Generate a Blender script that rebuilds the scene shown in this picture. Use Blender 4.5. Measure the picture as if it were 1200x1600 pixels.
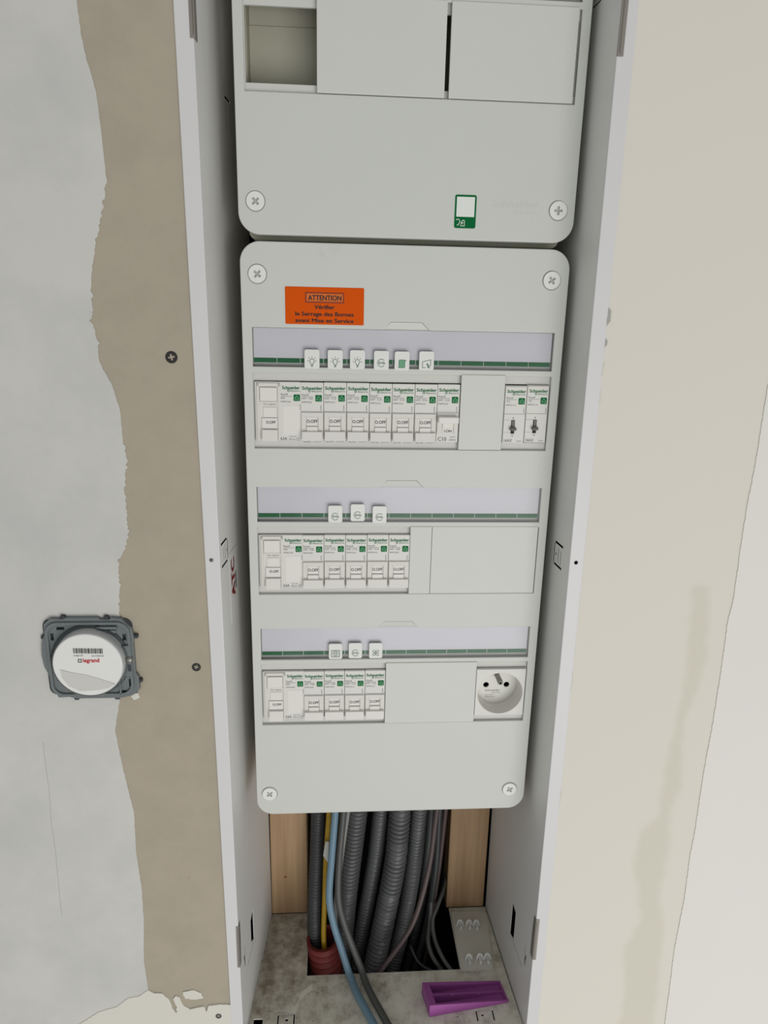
import bpy, bmesh, math, random
from mathutils import Vector, Matrix, noise

# ------------------------------------------------------------------ scene, camera, light
for o in list(bpy.data.objects):
    bpy.data.objects.remove(o)
scene = bpy.context.scene
COL = scene.collection
MM = 0.001
ZT = 1.40                      # height of the lower board's top edge above the floor (m)
random.seed(7)


SITE = False                   # True while building the wall and the recess, which have their own measure


def W(x, y, z):                # millimetres in the panel frame (or in the wall's frame) -> metres
    if SITE:
        x, y, z = 1.05 * x + 2.7, 1.05 * y + 28.0, 1.05 * z + 2.3
    return Vector((x * MM, y * MM, ZT + z * MM))


cam_d = bpy.data.cameras.new('camera')
cam = bpy.data.objects.new('camera', cam_d)
COL.objects.link(cam)
scene.camera = cam
pitch, yaw, roll, fpx = 0.275805, 0.071958, 0.022110, 1113.819
cp, sp, cy, sy, cr, sr = math.cos(pitch), math.sin(pitch), math.cos(yaw), math.sin(yaw), math.cos(roll), math.sin(roll)
fwd = Vector((sy * cp, cy * cp, -sp))
rt = Vector((cy, -sy, 0))
up = rt.cross(fwd)
rt2 = cr * rt + sr * up
up2 = -sr * rt + cr * up
m = Matrix((rt2, up2, -fwd)).transposed().to_4x4()
m.translation = W(-54.2, -564.2, -47.06)
cam.matrix_world = m
cam_d.sensor_fit = 'VERTICAL'
cam_d.sensor_height = 24.0
cam_d.lens = 24.0 * fpx / 1600.0
cam_d.clip_start = 0.02
cam_d.clip_end = 50

world = bpy.data.worlds.new('world')
scene.world = world
world.use_nodes = True
bg = world.node_tree.nodes['Background']
bg.inputs[0].default_value = (0.985, 1.0, 1.0, 1)
bg.inputs[1].default_value = 0.44


def area_light(name, loc, target, sx, sy_, power, col):
    d = bpy.data.lights.new(name, 'AREA')
    d.shape = 'RECTANGLE'
    d.size = sx
    d.size_y = sy_
    d.energy = power
    d.color = col
    o = bpy.data.objects.new(name, d)
    COL.objects.link(o)
    o.location = loc
    o.rotation_euler = (Vector(target) - Vector(loc)).to_track_quat('-Z', 'Y').to_euler()
    return o


area_light('window_daylight', (0.75, -2.3, 0.25), (0.0, 0.0, 1.0), 1.8, 1.6, 36, (1.0, 0.985, 0.96))

scene.view_settings.view_transform = 'Standard'
scene.view_settings.look = 'None'
scene.view_settings.gamma = 1.0
scene.view_settings.use_curve_mapping = False
scene.view_settings.exposure = -0.06


# ------------------------------------------------------------------ materials
def lin(c):
    c = c / 255.0
    return c / 12.92 if c <= 0.04045 else ((c + 0.055) / 1.055) ** 2.4


def rgb(r, g, b, k=1.0):
    return tuple(min(0.9, lin(v) * k * 0.70) for v in (r, g, b)) + (1,)


MATS = {}


def mat(name, col, rough=0.5, var=0.06, scale=25.0, bump=0.0, bscale=200.0, spec=0.4, metal=0.0, col2=None, c2lo=0.5, c2hi=0.7, detail=4.0, trans=0.0):
    """Principled material with a fine noise variation; col2 is mixed in through a second noise (stains, dust)."""
    mt = bpy.data.materials.new(name)
    mt.use_nodes = True
    nt = mt.node_tree
    N, L = nt.nodes, nt.links
    b = N['Principled BSDF']
    b.inputs['Roughness'].default_value = rough
    b.inputs['Metallic'].default_value = metal
    b.inputs['Specular IOR Level'].default_value = spec
    if trans:
        b.inputs['Transmission Weight'].default_value = trans
    tc = N.new('ShaderNodeTexCoord')
    nz = N.new('ShaderNodeTexNoise')
    nz.inputs['Scale'].default_value = scale
    nz.inputs['Detail'].default_value = detail
    L.new(tc.outputs['Object'], nz.inputs['Vector'])
    mx = N.new('ShaderNodeMix')
    mx.data_type = 'RGBA'
    mx.inputs['A'].default_value = tuple(c * (1 - var) for c in col[:3]) + (1,)
    mx.inputs['B'].default_value = tuple(min(1, c * (1 + var)) for c in col[:3]) + (1,)
    L.new(nz.outputs['Fac'], mx.inputs['Factor'])
    out = mx.outputs['Result']
    if col2:
        n2 = N.new('ShaderNodeTexNoise')
        n2.inputs['Scale'].default_value = scale * 0.45
        n2.inputs['Detail'].default_value = 6.0
        n2.inputs['Roughness'].default_value = 0.62
        L.new(tc.outputs['Object'], n2.inputs['Vector'])
        mr = N.new('ShaderNodeMapRange')
        mr.inputs['From Min'].default_value = c2lo
        mr.inputs['From Max'].default_value = c2hi
        L.new(n2.outputs['Fac'], mr.inputs['Value'])
        m2 = N.new('ShaderNodeMix')
        m2.data_type = 'RGBA'
        L.new(mr.outputs['Result'], m2.inputs['Factor'])
        L.new(out, m2.inputs['A'])
        m2.inputs['B'].default_value = col2
        out = m2.outputs['Result']
    L.new(out, b.inputs['Base Color'])
    if bump:
        n3 = N.new('ShaderNodeTexNoise')
        n3.inputs['Scale'].default_value = bscale
        n3.inputs['Detail'].default_value = 3.0
        L.new(tc.outputs['Object'], n3.inputs['Vector'])
        bp = N.new('ShaderNodeBump')
        bp.inputs['Strength'].default_value = bump
        bp.inputs['Distance'].default_value = 0.001
        L.new(n3.outputs['Fac'], bp.inputs['Height'])
        L.new(bp.outputs['Normal'], b.inputs['Normal'])
    MATS[name] = mt
    return mt


K = 1.72      # photo tone under open light -> albedo
mat('cover_plastic', rgb(186, 188, 182, K), 0.42, 0.012, 60, 0.05, 900, 0.4, col2=rgb(172, 173, 167, K), c2lo=0.66, c2hi=0.9)
mat('recess_plastic', rgb(190, 190, 185, K), 0.5, 0.01, 60)
mat('plate_plastic', rgb(190, 191, 185, K), 0.45, 0.012, 60, 0.04, 900)
mat('box_plastic', rgb(162, 160, 144, K), 0.55, 0.02, 40)
mat('device_plastic', rgb(200, 199, 193, K), 0.45, 0.015, 80)
mat('device_side', rgb(200, 198, 191, K), 0.5, 0.02, 80)
mat('handle_plastic', rgb(206, 204, 198, K), 0.38, 0.015, 80)
mat('screw_plastic', rgb(208, 209, 205, K), 0.4, 0.02, 90)
mat('screw_recess_shade', rgb(160, 161, 158, K), 0.6, 0.02, 90)  # screw plastic darkened: shade inside the cross put into the colour
mat('green_ink', rgb(20, 104, 60, 1.5), 0.5, 0.04, 200, spec=0.1)
mat('green_sticker', rgb(4, 98, 50, 1.5), 0.5, 0.04, 120, spec=0.08)
mat('green_line', rgb(60, 100, 76, 1.5), 0.5, 0.04, 200)
mat('green_pale', rgb(112, 168, 130, 1.5), 0.5, 0.04, 200)
mat('grey_ink', rgb(104, 104, 102, 1.5), 0.5, 0.05, 300)
mat('dark_ink', rgb(44, 44, 44, 1.3), 0.5, 0.05, 300)
mat('black_ink', rgb(38, 24, 16, 1.2), 0.5, 0.05, 300)
mat('red_ink', rgb(196, 44, 52, 1.4), 0.5, 0.05, 300)
mat('dull_red_ink', rgb(150, 62, 60, 1.6), 0.6, 0.08, 300)
mat('white_print', rgb(226, 230, 224, 1.4), 0.5, 0.02, 200)
mat('orange_sticker', rgb(206, 80, 6, 1.5), 0.6, 0.06, 30, spec=0.08)
mat('orange_pale', rgb(208, 108, 52, 1.5), 0.6, 0.03, 60, spec=0.08)
mat('brown_ink', rgb(130, 44, 16, 1.3), 0.5, 0.05, 300)
mat('strip_paper', rgb(187, 187, 193, 1.72), 0.6, 0.02, 18)
mat('band_green', rgb(24, 92, 54, 1.5), 0.5, 0.06, 90, spec=0.1)
mat('strip_edge', rgb(150, 150, 146, K), 0.6, 0.03, 60)
mat('icon_plastic', rgb(206, 206, 202, K), 0.4, 0.015, 90)
mat('toggle_grey', rgb(104, 103, 96, 1.5), 0.5, 0.05, 120)
mat('toggle_slot', rgb(40, 40, 38, 1.2), 0.7, 0.05, 120)
mat('dark_void', rgb(12, 12, 12, 1.0), 0.9, 0.05, 60, spec=0.1)
mat('pin_metal', rgb(150, 149, 143, 1.3), 0.35, 0.05, 200, metal=0.6)
mat('frame_metal', rgb(202, 201, 198, K), 0.4, 0.012, 50, 0.03, 500, 0.45)
mat('flange_metal', rgb(194, 193, 193, K), 0.4, 0.012, 50, 0.03, 500, 0.45)
mat('clip_metal', rgb(142, 136, 128, 1.5), 0.4, 0.08, 90, metal=0.4)
mat('cardboard', rgb(158, 149, 133, K), 0.85, 0.06, 60, 0.15, 700, 0.2, col2=rgb(152, 145, 129, K), c2lo=0.45, c2hi=0.7)
mat('skim_grey', rgb(186, 185, 180, K), 0.75, 0.015, 20, 0.06, 300, 0.3, col2=rgb(170, 170, 168, K), c2lo=0.45, c2hi=0.8)
mat('filler_cream', rgb(196, 193, 183, K), 0.8, 0.02, 50, 0.15, 400, 0.3)
mat('skim_white', rgb(206, 204, 198, K), 0.75, 0.012, 20, 0.06, 300, 0.3)
mat('screw_black', rgb(26, 24, 22, 1.2), 0.45, 0.1, 300, spec=0.5)
mat('screw_steel', rgb(110, 108, 102, 1.2), 0.4, 0.1, 300, metal=0.7)
mat('grey_shell', rgb(108, 114, 115, 1.45), 0.45, 0.05, 80, 0.05, 300)
mat('grey_shell_dark', rgb(62, 67, 70, 1.2), 0.5, 0.05, 80)
mat('cap_white', rgb(222, 222, 218, 1.5), 0.3, 0.01, 60)
mat('cap_fold', rgb(200, 198, 193, 1.5), 0.3, 0.01, 60)
mat('conduit_grey', rgb(90, 91, 92, 1.4), 0.38, 0.06, 60, 0.0, 200, 0.5)
mat('conduit_dark', rgb(62, 64, 65, 1.3), 0.45, 0.06, 60, 0.0, 200, 0.5)
mat('conduit_red', rgb(136, 58, 55, 1.3), 0.5, 0.08, 60, spec=0.4, col2=rgb(130, 78, 73, 1.3), c2lo=0.6, c2hi=0.8)
mat('cable_blue', rgb(112, 142, 160, 1.3), 0.45, 0.05, 60)
mat('cable_grey', rgb(86, 86, 84, 1.3), 0.45, 0.05, 60)
mat('cable_pale', rgb(140, 140, 138, 1.3), 0.45, 0.05, 60)
mat('cable_brown', rgb(86, 72, 72, 1.3), 0.45, 0.05, 60)
mat('cable_black', rgb(52, 54, 56, 1.3), 0.4, 0.05, 60)
mat('cable_yellow', rgb(170, 136, 24, 1.4), 0.45, 0.1, 150, col2=rgb(132, 104, 24, 1.2), c2lo=0.62, c2hi=0.68)
mat('tape_white', rgb(196, 198, 194, 1.5), 0.5, 0.03, 60)
mat('purple_plastic', rgb(136, 70, 132, 1.85), 0.45, 0.08, 60, 0.0, 200, 0.5, col2=rgb(160, 100, 158, 1.5), c2lo=0.66, c2hi=0.8)
mat('tab_plastic', rgb(198, 196, 186, K), 0.5, 0.03, 60, col2=rgb(150, 144, 130, K), c2lo=0.55, c2hi=0.8)
mat('cavity_shade', rgb(46, 44, 42, 1.2), 0.9, 0.1, 30, spec=0.1)  # near-black puts the shade inside the wall cavity into its colour
mat('room_white', rgb(200, 198, 192, K), 0.8, 0.02, 10)


def wood_material():
    mt = bpy.data.materials.new('pine_wood')
    mt.use_nodes = True
    N, L = mt.node_tree.nodes, mt.node_tree.links
    b = N['Principled BSDF']
    b.inputs['Roughness'].default_value = 0.6
    tc = N.new('ShaderNodeTexCoord')
    mp = N.new('ShaderNodeMapping')
    mp.inputs['Scale'].default_value = (160, 160, 5)
    L.new(tc.outputs['Object'], mp.inputs['Vector'])
    nz = N.new('ShaderNodeTexNoise')
    nz.inputs['Scale'].default_value = 1.0
    nz.inputs['Detail'].default_value = 5
    L.new(mp.outputs['Vector'], nz.inputs['Vector'])
    cr_ = N.new('ShaderNodeValToRGB')
    cr_.color_ramp.elements[0].position = 0.3
    cr_.color_ramp.elements[0].color = rgb(152, 122, 90, 1.45)
    cr_.color_ramp.elements[1].position = 0.7
    cr_.color_ramp.elements[1].color = rgb(178, 147, 111, 1.45)
    L.new(nz.outputs['Fac'], cr_.inputs['Fac'])
    L.new(cr_.outputs['Color'], b.inputs['Base Color'])
    MATS['pine_wood'] = mt


wood_material()


def attr_material(name, base, stain, rough, bump=0.06, var=0.015, noise_amt=0.0, nscale=60.0):
    """Base colour and a stain colour mixed by the mesh's own 'stain' attribute (stain shapes modelled in the mesh)."""
    mt = bpy.data.materials.new(name)
    mt.use_nodes = True
    N, L = mt.node_tree.nodes, mt.node_tree.links
    b = N['Principled BSDF']
    b.inputs['Roughness'].default_value = rough
    b.inputs['Specular IOR Level'].default_value = 0.3
    at = N.new('ShaderNodeAttribute')
    at.attribute_name = 'stain'
    tc = N.new('ShaderNodeTexCoord')
    nz = N.new('ShaderNodeTexNoise')
    nz.inputs['Scale'].default_value = nscale
    nz.inputs['Detail'].default_value = 8
    nz.inputs['Roughness'].default_value = 0.68
    L.new(tc.outputs['Object'], nz.inputs['Vector'])
    fac = at.outputs['Fac']
    if noise_amt:
        mr = N.new('ShaderNodeMapRange')
        mr.inputs['From Min'].default_value = 0.38
        mr.inputs['From Max'].default_value = 0.62
        L.new(nz.outputs['Fac'], mr.inputs['Value'])
        mu = N.new('ShaderNodeMath')
        mu.operation = 'MULTIPLY'
        L.new(at.outputs['Fac'], mu.inputs[0])
        L.new(mr.outputs['Result'], mu.inputs[1])
        mm_ = N.new('ShaderNodeMix')
        mm_.inputs['Factor'].default_value = noise_amt
        L.new(at.outputs['Fac'], mm_.inputs['A'])
        L.new(mu.outputs[0], mm_.inputs['B'])
        fac = mm_.outputs['Result']
    mx = N.new('ShaderNodeMix')
    mx.data_type = 'RGBA'
    mx.inputs['A'].default_value = base
    mx.inputs['B'].default_value = stain
    L.new(fac, mx.inputs['Factor'])
    L.new(mx.outputs['Result'], b.inputs['Base Color'])
    bp = N.new('ShaderNodeBump')
    bp.inputs['Strength'].default_value = bump
    bp.inputs['Distance'].default_value = 0.001
    L.new(nz.outputs['Fac'], bp.inputs['Height'])
    L.new(bp.outputs['Normal'], b.inputs['Normal'])
    MATS[name] = mt


attr_material('wall_cream', rgb(201, 197, 187, K), rgb(193, 189, 176, K), 0.8)
attr_material('base_metal', rgb(206, 203, 190, K), rgb(134, 124, 109, K), 0.7, 0.3, noise_amt=0.7, nscale=70)


def glass_material(name, tint, gl):
    mt = bpy.data.materials.new(name)
    mt.use_nodes = True
    N, L = mt.node_tree.nodes, mt.node_tree.links
    for n in list(N):
        if n.type != 'OUTPUT_MATERIAL':
            N.remove(n)
    out = [n for n in N if n.type == 'OUTPUT_MATERIAL'][0]
    tr = N.new('ShaderNodeBsdfTransparent')
    tr.inputs[0].default_value = tint
    g = N.new('ShaderNodeBsdfGlossy')
    g.inputs['Roughness'].default_value = gl
    tc = N.new('ShaderNodeTexCoord')
    nz = N.new('ShaderNodeTexNoise')
    nz.inputs['Scale'].default_value = 14
    nz.inputs['Detail'].default_value = 2
    L.new(tc.outputs['Object'], nz.inputs['Vector'])
    bp = N.new('ShaderNodeBump')
    bp.inputs['Strength'].default_value = 0.25
    bp.inputs['Distance'].default_value = 0.004
    L.new(nz.outputs['Fac'], bp.inputs['Height'])
    L.new(bp.outputs['Normal'], g.inputs['Normal'])
    fr = N.new('ShaderNodeFresnel')
    fr.inputs['IOR'].default_value = 1.28
    mx = N.new('ShaderNodeMixShader')
    L.new(fr.outputs[0], mx.inputs[0])
    L.new(tr.outputs[0], mx.inputs[1])
    L.new(g.outputs[0], mx.inputs[2])
    L.new(mx.outputs[0], out.inputs['Surface'])
    MATS[name] = mt


glass_material('clear_pane', (1, 1, 1, 1), 0.2)
glass_material('clear_film', (0.93, 0.94, 0.95, 1), 0.25)


# ------------------------------------------------------------------ mesh helpers (all input in millimetres)
def rr(x0, x1, z0, z1, r, n=6):
    """Rounded rectangle outline, counter-clockwise."""
    if z0 > z1:
        z0, z1 = z1, z0
    out = []
    for cx_, cz, a0 in ((x1 - r, z0 + r, -90), (x1 - r, z1 - r, 0), (x0 + r, z1 - r, 90), (x0 + r, z0 + r, 180)):
        for i in range(n + 1):
            a = math.radians(a0 + 90 * i / n)
            out.append((cx_ + r * math.cos(a), cz + r * math.sin(a)))
    return out


def rect(x0, x1, z0, z1):
    return [(x0, z0), (x1, z0), (x1, z1), (x0, z1)]


def circ(cx_, cz, r, n=28, a0=0.0):
    return [(cx_ + r * math.cos(a0 + 2 * math.pi * i / n), cz + r * math.sin(a0 + 2 * math.pi * i / n)) for i in range(n)]


def cross(cx_, cz, s, w, ang):
    p = [(w, s), (w, w), (s, w), (s, -w), (w, -w), (w, -s), (-w, -s), (-w, -w), (-s, -w), (-s, w), (-w, w), (-w, s)]
    c_, s_ = math.cos(ang), math.sin(ang)
    return [(cx_ + a * c_ - b * s_, cz + a * s_ + b * c_) for a, b in p]


_TXT = {}


def text_geo(s, bold=0.0, extrude=0.0):
    key = (s, bold, extrude)
    if key not in _TXT:
        cu = bpy.data.curves.new('txt', 'FONT')
        cu.body = s
        cu.resolution_u = 3
        cu.offset = bold
        cu.extrude = extrude
        ob = bpy.data.objects.new('txt', cu)
        me = ob.to_mesh()
        v = [tuple(p.co) for p in me.vertices]
        f = [tuple(p.vertices) for p in me.polygons]
        ob.to_mesh_clear()
        bpy.data.objects.remove(ob)
        bpy.data.curves.remove(cu)
        _TXT[key] = (v, f)
    return _TXT[key]


CAP = None


class MB:
    def __init__(self):
        self.v, self.f = [], []

    def add(self, v, f):
        n = len(self.v)
        self.v += [tuple(p) for p in v]
        self.f += [tuple(i + n for i in q) for q in f]
        return self

    def bm(self, b):
        b.verts.index_update()
        self.add([v.co for v in b.verts], [[v.index for v in f.verts] for f in b.faces])
        b.free()
        return self

    def box(self, x0, x1, y0, y1, z0, z1, r=0.0, seg=2):
        b = bmesh.new()
        bmesh.ops.create_cube(b, size=1.0)
        for v in b.verts:
            v.co = ((x0 + x1) / 2 + v.co.x * (x1 - x0), (y0 + y1) / 2 + v.co.y * (y1 - y0), (z0 + z1) / 2 + v.co.z * (z1 - z0))
        if r > 0:
            bmesh.ops.bevel(b, geom=list(b.edges), offset=r, segments=seg, affect='EDGES', profile=0.5)
        return self.bm(b)

    def hexa(self, p):
        """eight corners: 0-3 one face, 4-7 the opposite one"""
        return self.add(p, [(0, 1, 2, 3), (7, 6, 5, 4), (0, 4, 5, 1), (1, 5, 6, 2), (2, 6, 7, 3), (3, 7, 4, 0)])

    def poly(self, pts, y):
        """flat face in the xz plane looking towards -y"""
        return self.plate(pts, [], y, y)

    def plate(self, outline, holes, y0, y1, bevel=0.0, fn=None):
        """plate with holes in the xz plane between y0 (front) and y1 (back)"""
        cu = bpy.data.curves.new('pl', 'CURVE')
        cu.dimensions = '2D'
        cu.fill_mode = 'BOTH'
        th = abs(y1 - y0) / 2
        cu.extrude = max(0.0, th - bevel)
        cu.bevel_depth = bevel
        cu.bevel_resolution = 2
        cu.offset = -bevel
        for pts in [outline] + list(holes):
            s = cu.splines.new('POLY')
            s.points.add(len(pts) - 1)
            for i, (a, b_) in enumerate(pts):
                s.points[i].co = (a, b_, 0, 1)
            s.use_cyclic_u = True
        ob = bpy.data.objects.new('pl', cu)
        me = ob.to_mesh()
        ym = (y0 + y1) / 2
        v = [(p.co.x, ym - p.co.z, p.co.y) for p in me.vertices]
        f = [tuple(p.vertices) for p in me.polygons]
        ob.to_mesh_clear()
        bpy.data.objects.remove(ob)
        bpy.data.curves.remove(cu)
        if fn:
            v = [fn(*p) for p in v]
        return self.add(v, f)

    def lathe(self, prof, cx_, cz, n=28, closed=False):
        """profile of (radius, y) turned about the y axis through (cx, cz)"""
        v, f = [], []
        for r, y in prof:
            for i in range(n):
                a = 2 * math.pi * i / n
                v.append((cx_ + r * math.cos(a), y, cz + r * math.sin(a)))
        k = len(prof)
        for j in range(k - 1):
            for i in range(n):
                f.append((j * n + i, j * n + (i + 1) % n, (j + 1) * n + (i + 1) % n, (j + 1) * n + i))
        if prof[0][0] > 0.001 and closed:
            f.append(tuple(range(n)))
        if prof[-1][0] > 0.001 and closed:
            f.append(tuple((k - 1) * n + i for i in reversed(range(n))))
        return self.add(v, f)

    def tube(self, pts, rad, n=14, caps=True):
        pts = [Vector(p) for p in pts]
        if not callable(rad):
            r0 = rad
            rad = lambda s: r0
        v, f = [], []
        t0 = (pts[1] - pts[0]).normalized()
        ref = Vector((0, 1, 0)) if abs(t0.y) < 0.9 else Vector((1, 0, 0))
        u = t0.cross(ref).normalized()
        s = 0.0
        for i, p in enumerate(pts):
            t = (pts[min(i + 1, len(pts) - 1)] - pts[max(i - 1, 0)]).normalized()
            u = (u - t * u.dot(t)).normalized()
            w = t.cross(u)
            if i:
                s += (p - pts[i - 1]).length
            r = rad(s)
            for k in range(n):
                a = 2 * math.pi * k / n
                v.append(p + (u * math.cos(a) + w * math.sin(a)) * r)
        for i in range(len(pts) - 1):
            for k in range(n):
                f.append((i * n + k, i * n + (k + 1) % n, (i + 1) * n + (k + 1) % n, (i + 1) * n + k))
        if caps:
            f.append(tuple(reversed(range(n))))
            f.append(tuple((len(pts) - 1) * n + k for k in range(n)))
        return self.add(v, f)

    def stroke(self, pts, w, y, closed=False):
        """flat printed line of width w in the xz plane"""
        P = [Vector(p) for p in pts]
        n = len(P)
        segs = [(P[i], P[(i + 1) % n]) for i in range(n if closed else n - 1)]
        L_, R_ = [], []
        for i in range(n):
            ds = []
            if closed or i > 0:
                ds.append((P[i] - P[i - 1]).normalized())
            if closed or i < n - 1:
                ds.append((P[(i + 1) % n] - P[i]).normalized())
            d = sum(ds, Vector((0, 0)))
            d = d.normalized() if d.length > 1e-6 else ds[0]
            nn = Vector((-d.y, d.x))
            c_ = max(0.4, nn.dot(Vector((-ds[0].y, ds[0].x))))
            L_.append(P[i] + nn * (w / 2 / c_))
            R_.append(P[i] - nn * (w / 2 / c_))
        v = [(p.x, y, p.y) for p in L_] + [(p.x, y, p.y) for p in R_]
        f = []
        for i in range(len(segs)):
            j = (i + 1) % n
            f.append((i, i + n, j + n, j))
        return self.add(v, f)

    def text(self, s, x0, x1, zb, h, y, bold=0.0, extrude=0.0, fn=None, align='fit'):
        """lettering with cap height h, baseline zb, fitted between x0 and x1 (x1=None: natural width)"""
        global CAP
        if CAP is None:
            vv, _ = text_geo('H')
            CAP = max(p[1] for p in vv) - min(p[1] for p in vv)
        v, f = text_geo(s, 0.0, extrude)
        if not v:
            return self
        if bold:
            n, v0, f0 = len(v), v, f
            v, f = [], []
            for k, (dx, dz) in enumerate(((-bold, 0), (bold, 0), (0, bold * 0.6), (0, -bold * 0.6))):
                v += [(a + dx, b_ + dz, c + k * 0.0006) for a, b_, c in v0]
                f += [tuple(i + n * k for i in q_) for q_ in f0]
        a, b_ = min(p[0] for p in v), max(p[0] for p in v)
        ks = h / CAP
        kx = ks if x1 is None else (x1 - x0) / (b_ - a)
        out = [(x0 + (p[0] - a) * kx, y - p[2] * ks, zb + p[1] * ks) for p in v]
        if fn:
            out = [fn(*p) for p in out]
        return self.add(out, f)

    def build(self, name, material, parent=None, smooth=False, local=False, label=None, jitter=None):
        me = self.mesh(name, material, parent, smooth, local)
        return link(name, me, parent, label)

    def mesh(self, name, material, parent=None, smooth=False, local=False):
        me = bpy.data.meshes.new(name)
        if local:
            v = [(a * MM, b * MM, c * MM) for a, b, c in self.v]
        else:
            o = origin(parent)
            v = [W(*p) - o for p in self.v]
        me.from_pydata(v, [], self.f)
        me.materials.append(MATS[material])
        me.polygons.foreach_set('use_smooth', [smooth] * len(me.polygons))
        me.update()
        return me


def origin(o):
    t = Vector((0, 0, 0))
    while o is not None:
        t += o.location
        o = o.parent
    return t


def link(name, me, parent=None, label=None):
    o = bpy.data.objects.new(name, me)
    COL.objects.link(o)
    if parent is not None:
        o.parent = parent
    if label:
        o['label'] = label
    return o


def tag(o, label, cat=None, group=None, kind=None):
    o['label'] = label
    if cat:
        o['category'] = cat
    if group:
        o['group'] = group
    if kind:
        o['kind'] = kind
    return o


def thing(name, label, cat, loc, group=None, kind=None):
    o = bpy.data.objects.new(name, None)
    COL.objects.link(o)
    o.location = W(*loc)
    o.empty_display_size = 0.02
    tag(o, label, cat, group, kind)
    return o


def smooth_path(pts, step=1.0):
    """Catmull-Rom through the points, resampled at about `step` mm"""
    P = [Vector(p) for p in pts]
    P = [P[0] * 2 - P[1]] + P + [P[-1] * 2 - P[-2]]
    dense = []
    for i in range(1, len(P) - 2):
        a, b, c, d = P[i - 1], P[i], P[i + 1], P[i + 2]
        n = max(2, int((c - b).length / 0.5))
        for k in range(n):
            t = k / n
            dense.append(0.5 * ((2 * b) + (c - a) * t + (2 * a - 5 * b + 4 * c - d) * t * t + (-a + 3 * b - 3 * c + d) * t ** 3))
    dense.append(P[-2])
    out = [dense[0]]
    acc = 0.0
    for i in range(1, len(dense)):
        acc += (dense[i] - dense[i - 1]).length
        if acc >= step:
            out.append(dense[i])
            acc = 0.0
    return out


def rough_line(pts, amp, step=1.5, seed=0):
    """polyline resampled with small irregularities (a knife-spread plaster edge)"""
    out = []
    for i in range(len(pts) - 1):
        a, b = Vector(pts[i]), Vector(pts[i + 1])
        n = max(1, int((b - a).length / step))
        nn = Vector((-(b - a).y, (b - a).x)).normalized()
        for k in range(n):
            p = a.lerp(b, k / n)
            am = amp(p.y) if callable(amp) else amp
            w = noise.noise(Vector((p.x * 0.35 + seed, p.y * 0.35, 0))) + 0.7 * noise.noise(Vector((p.x * 1.1, p.y * 1.1, seed + 5)))
            q = p + nn * w * am
            out.append((q.x, q.y))
    out.append(pts[-1])
    return out


# ------------------------------------------------------------------ the setting
SITE = True
YW = -60.0                                             # front of the plastered wall
lin_l = lambda z: -140.3 + (110 - z) / 785 * 4.3        # inner edge of the cabinet, left and right
lin_r = lambda z: 123.4 + (110 - z) / 800 * 3.6
out_l = lambda z: -151.6 + (110 - z) / 760 * 5.0
out_r = lambda z: 134.6 + (110 - z) / 800 * 3.6
ZTOP, ZBOT, ZFL = 1000.0, -1400.0, -698.0


def wall_prism(name, material, xz, y0, y1, label):
    o = MB().plate(xz, [], y0, y1).build(name, material)
    o['kind'] = 'structure'
    o['label'] = label
    return o


wl = wall_prism('wall_left', 'cardboard', [(-1600, ZBOT), (out_l(ZBOT) + 3, ZBOT), (out_l(ZTOP) + 3, ZTOP), (-1600, ZTOP)], YW, YW + 13, 'bare plasterboard wall left of the electrical cabinet')
wr = wall_prism('wall_right', 'room_white', [(out_r(ZBOT) - 3, ZBOT), (1600, ZBOT), (1600, ZTOP), (out_r(ZTOP) - 3, ZTOP)], YW + 0.6, YW + 13, 'cream plastered wall right of the electrical cabinet')
MB().plate(rect(-1600, -195, ZBOT, ZTOP), [], YW + 13, 150).build('wall_core', 'cavity_shade', wl)
MB().plate(rect(185, 1600, ZBOT, ZTOP), [], YW + 13, 150).build('wall_core', 'cavity_shade', wr)
wb = MB().box(-1600, 1600, 150, 170, ZBOT, ZTOP).build('wall_back', 'cavity_shade')
tag(wb, 'back of the wall cavity behind the conduits, shade put into its colour', kind='structure')
ww = MB().plate([(out_l(ZBOT) + 3, ZBOT), (out_r(ZBOT) - 3, ZBOT), (out_r(ZFL - 13) - 3, ZFL - 13), (out_l(ZFL - 13) + 3, ZFL - 13)], [], YW, YW + 13).build('wall_lower', 'room_white')
tag(ww, 'plastered wall below the electrical cabinet', kind='structure')
ce = MB().box(-1600, 1600, YW, 150, ZTOP, ZTOP + 40).build('light_seal_top', 'room_white')  # unseen slab, added to stop light leaking into the cavity from above
tag(ce, 'unseen slab added to seal the cavity from light above', kind='structure')
fl = MB().box(-1600, 1600, YW, 150, ZBOT - 40, ZBOT).build('light_seal_bottom', 'cavity_shade')  # unseen slab, added to shut light out of the cavity from below
tag(fl, 'unseen slab added to seal the cavity from light below', kind='structure')

# skim coat on the left wall, spread by hand up to an irregular edge
EDGE_L = [(-213, 330), (-211, 230), (-208.5, 127.3), (-207.4, 107.2), (-205.7, 97.1), (-201.5, 79.9), (-200.2, 58.6), (-199.4, 34.9), (-199.6, 27.4), (-203.5, 10.3), (-209.2, -9.2),
          (-213.7, -29), (-215.1, -53.4), (-217, -57.5), (-212.5, -72), (-213.6, -84.7), (-206.3, -99.6), (-202.1, -117), (-201.7, -139.4), (-199.9, -150.8),
          (-203.2, -171.7), (-203.3, -190.6), (-203.2, -207.5), (-206.9, -219.8), (-212, -227.2), (-212.4, -249.8), (-214.9, -270.3), (-220.1, -342.9),
          (-225.5, -368.2), (-223.4, -391.4), (-219.7, -421.1), (-216.4, -445.6), (-217.6, -483.1), (-215.6, -522.2), (-216.3, -555.7), (-219.2, -597.2), (-217.5, -629.5)]


def amp_l(z):
    if 30 > z > -90 or -140 > z > -280:
        return 1.3
    return 0.35


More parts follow.
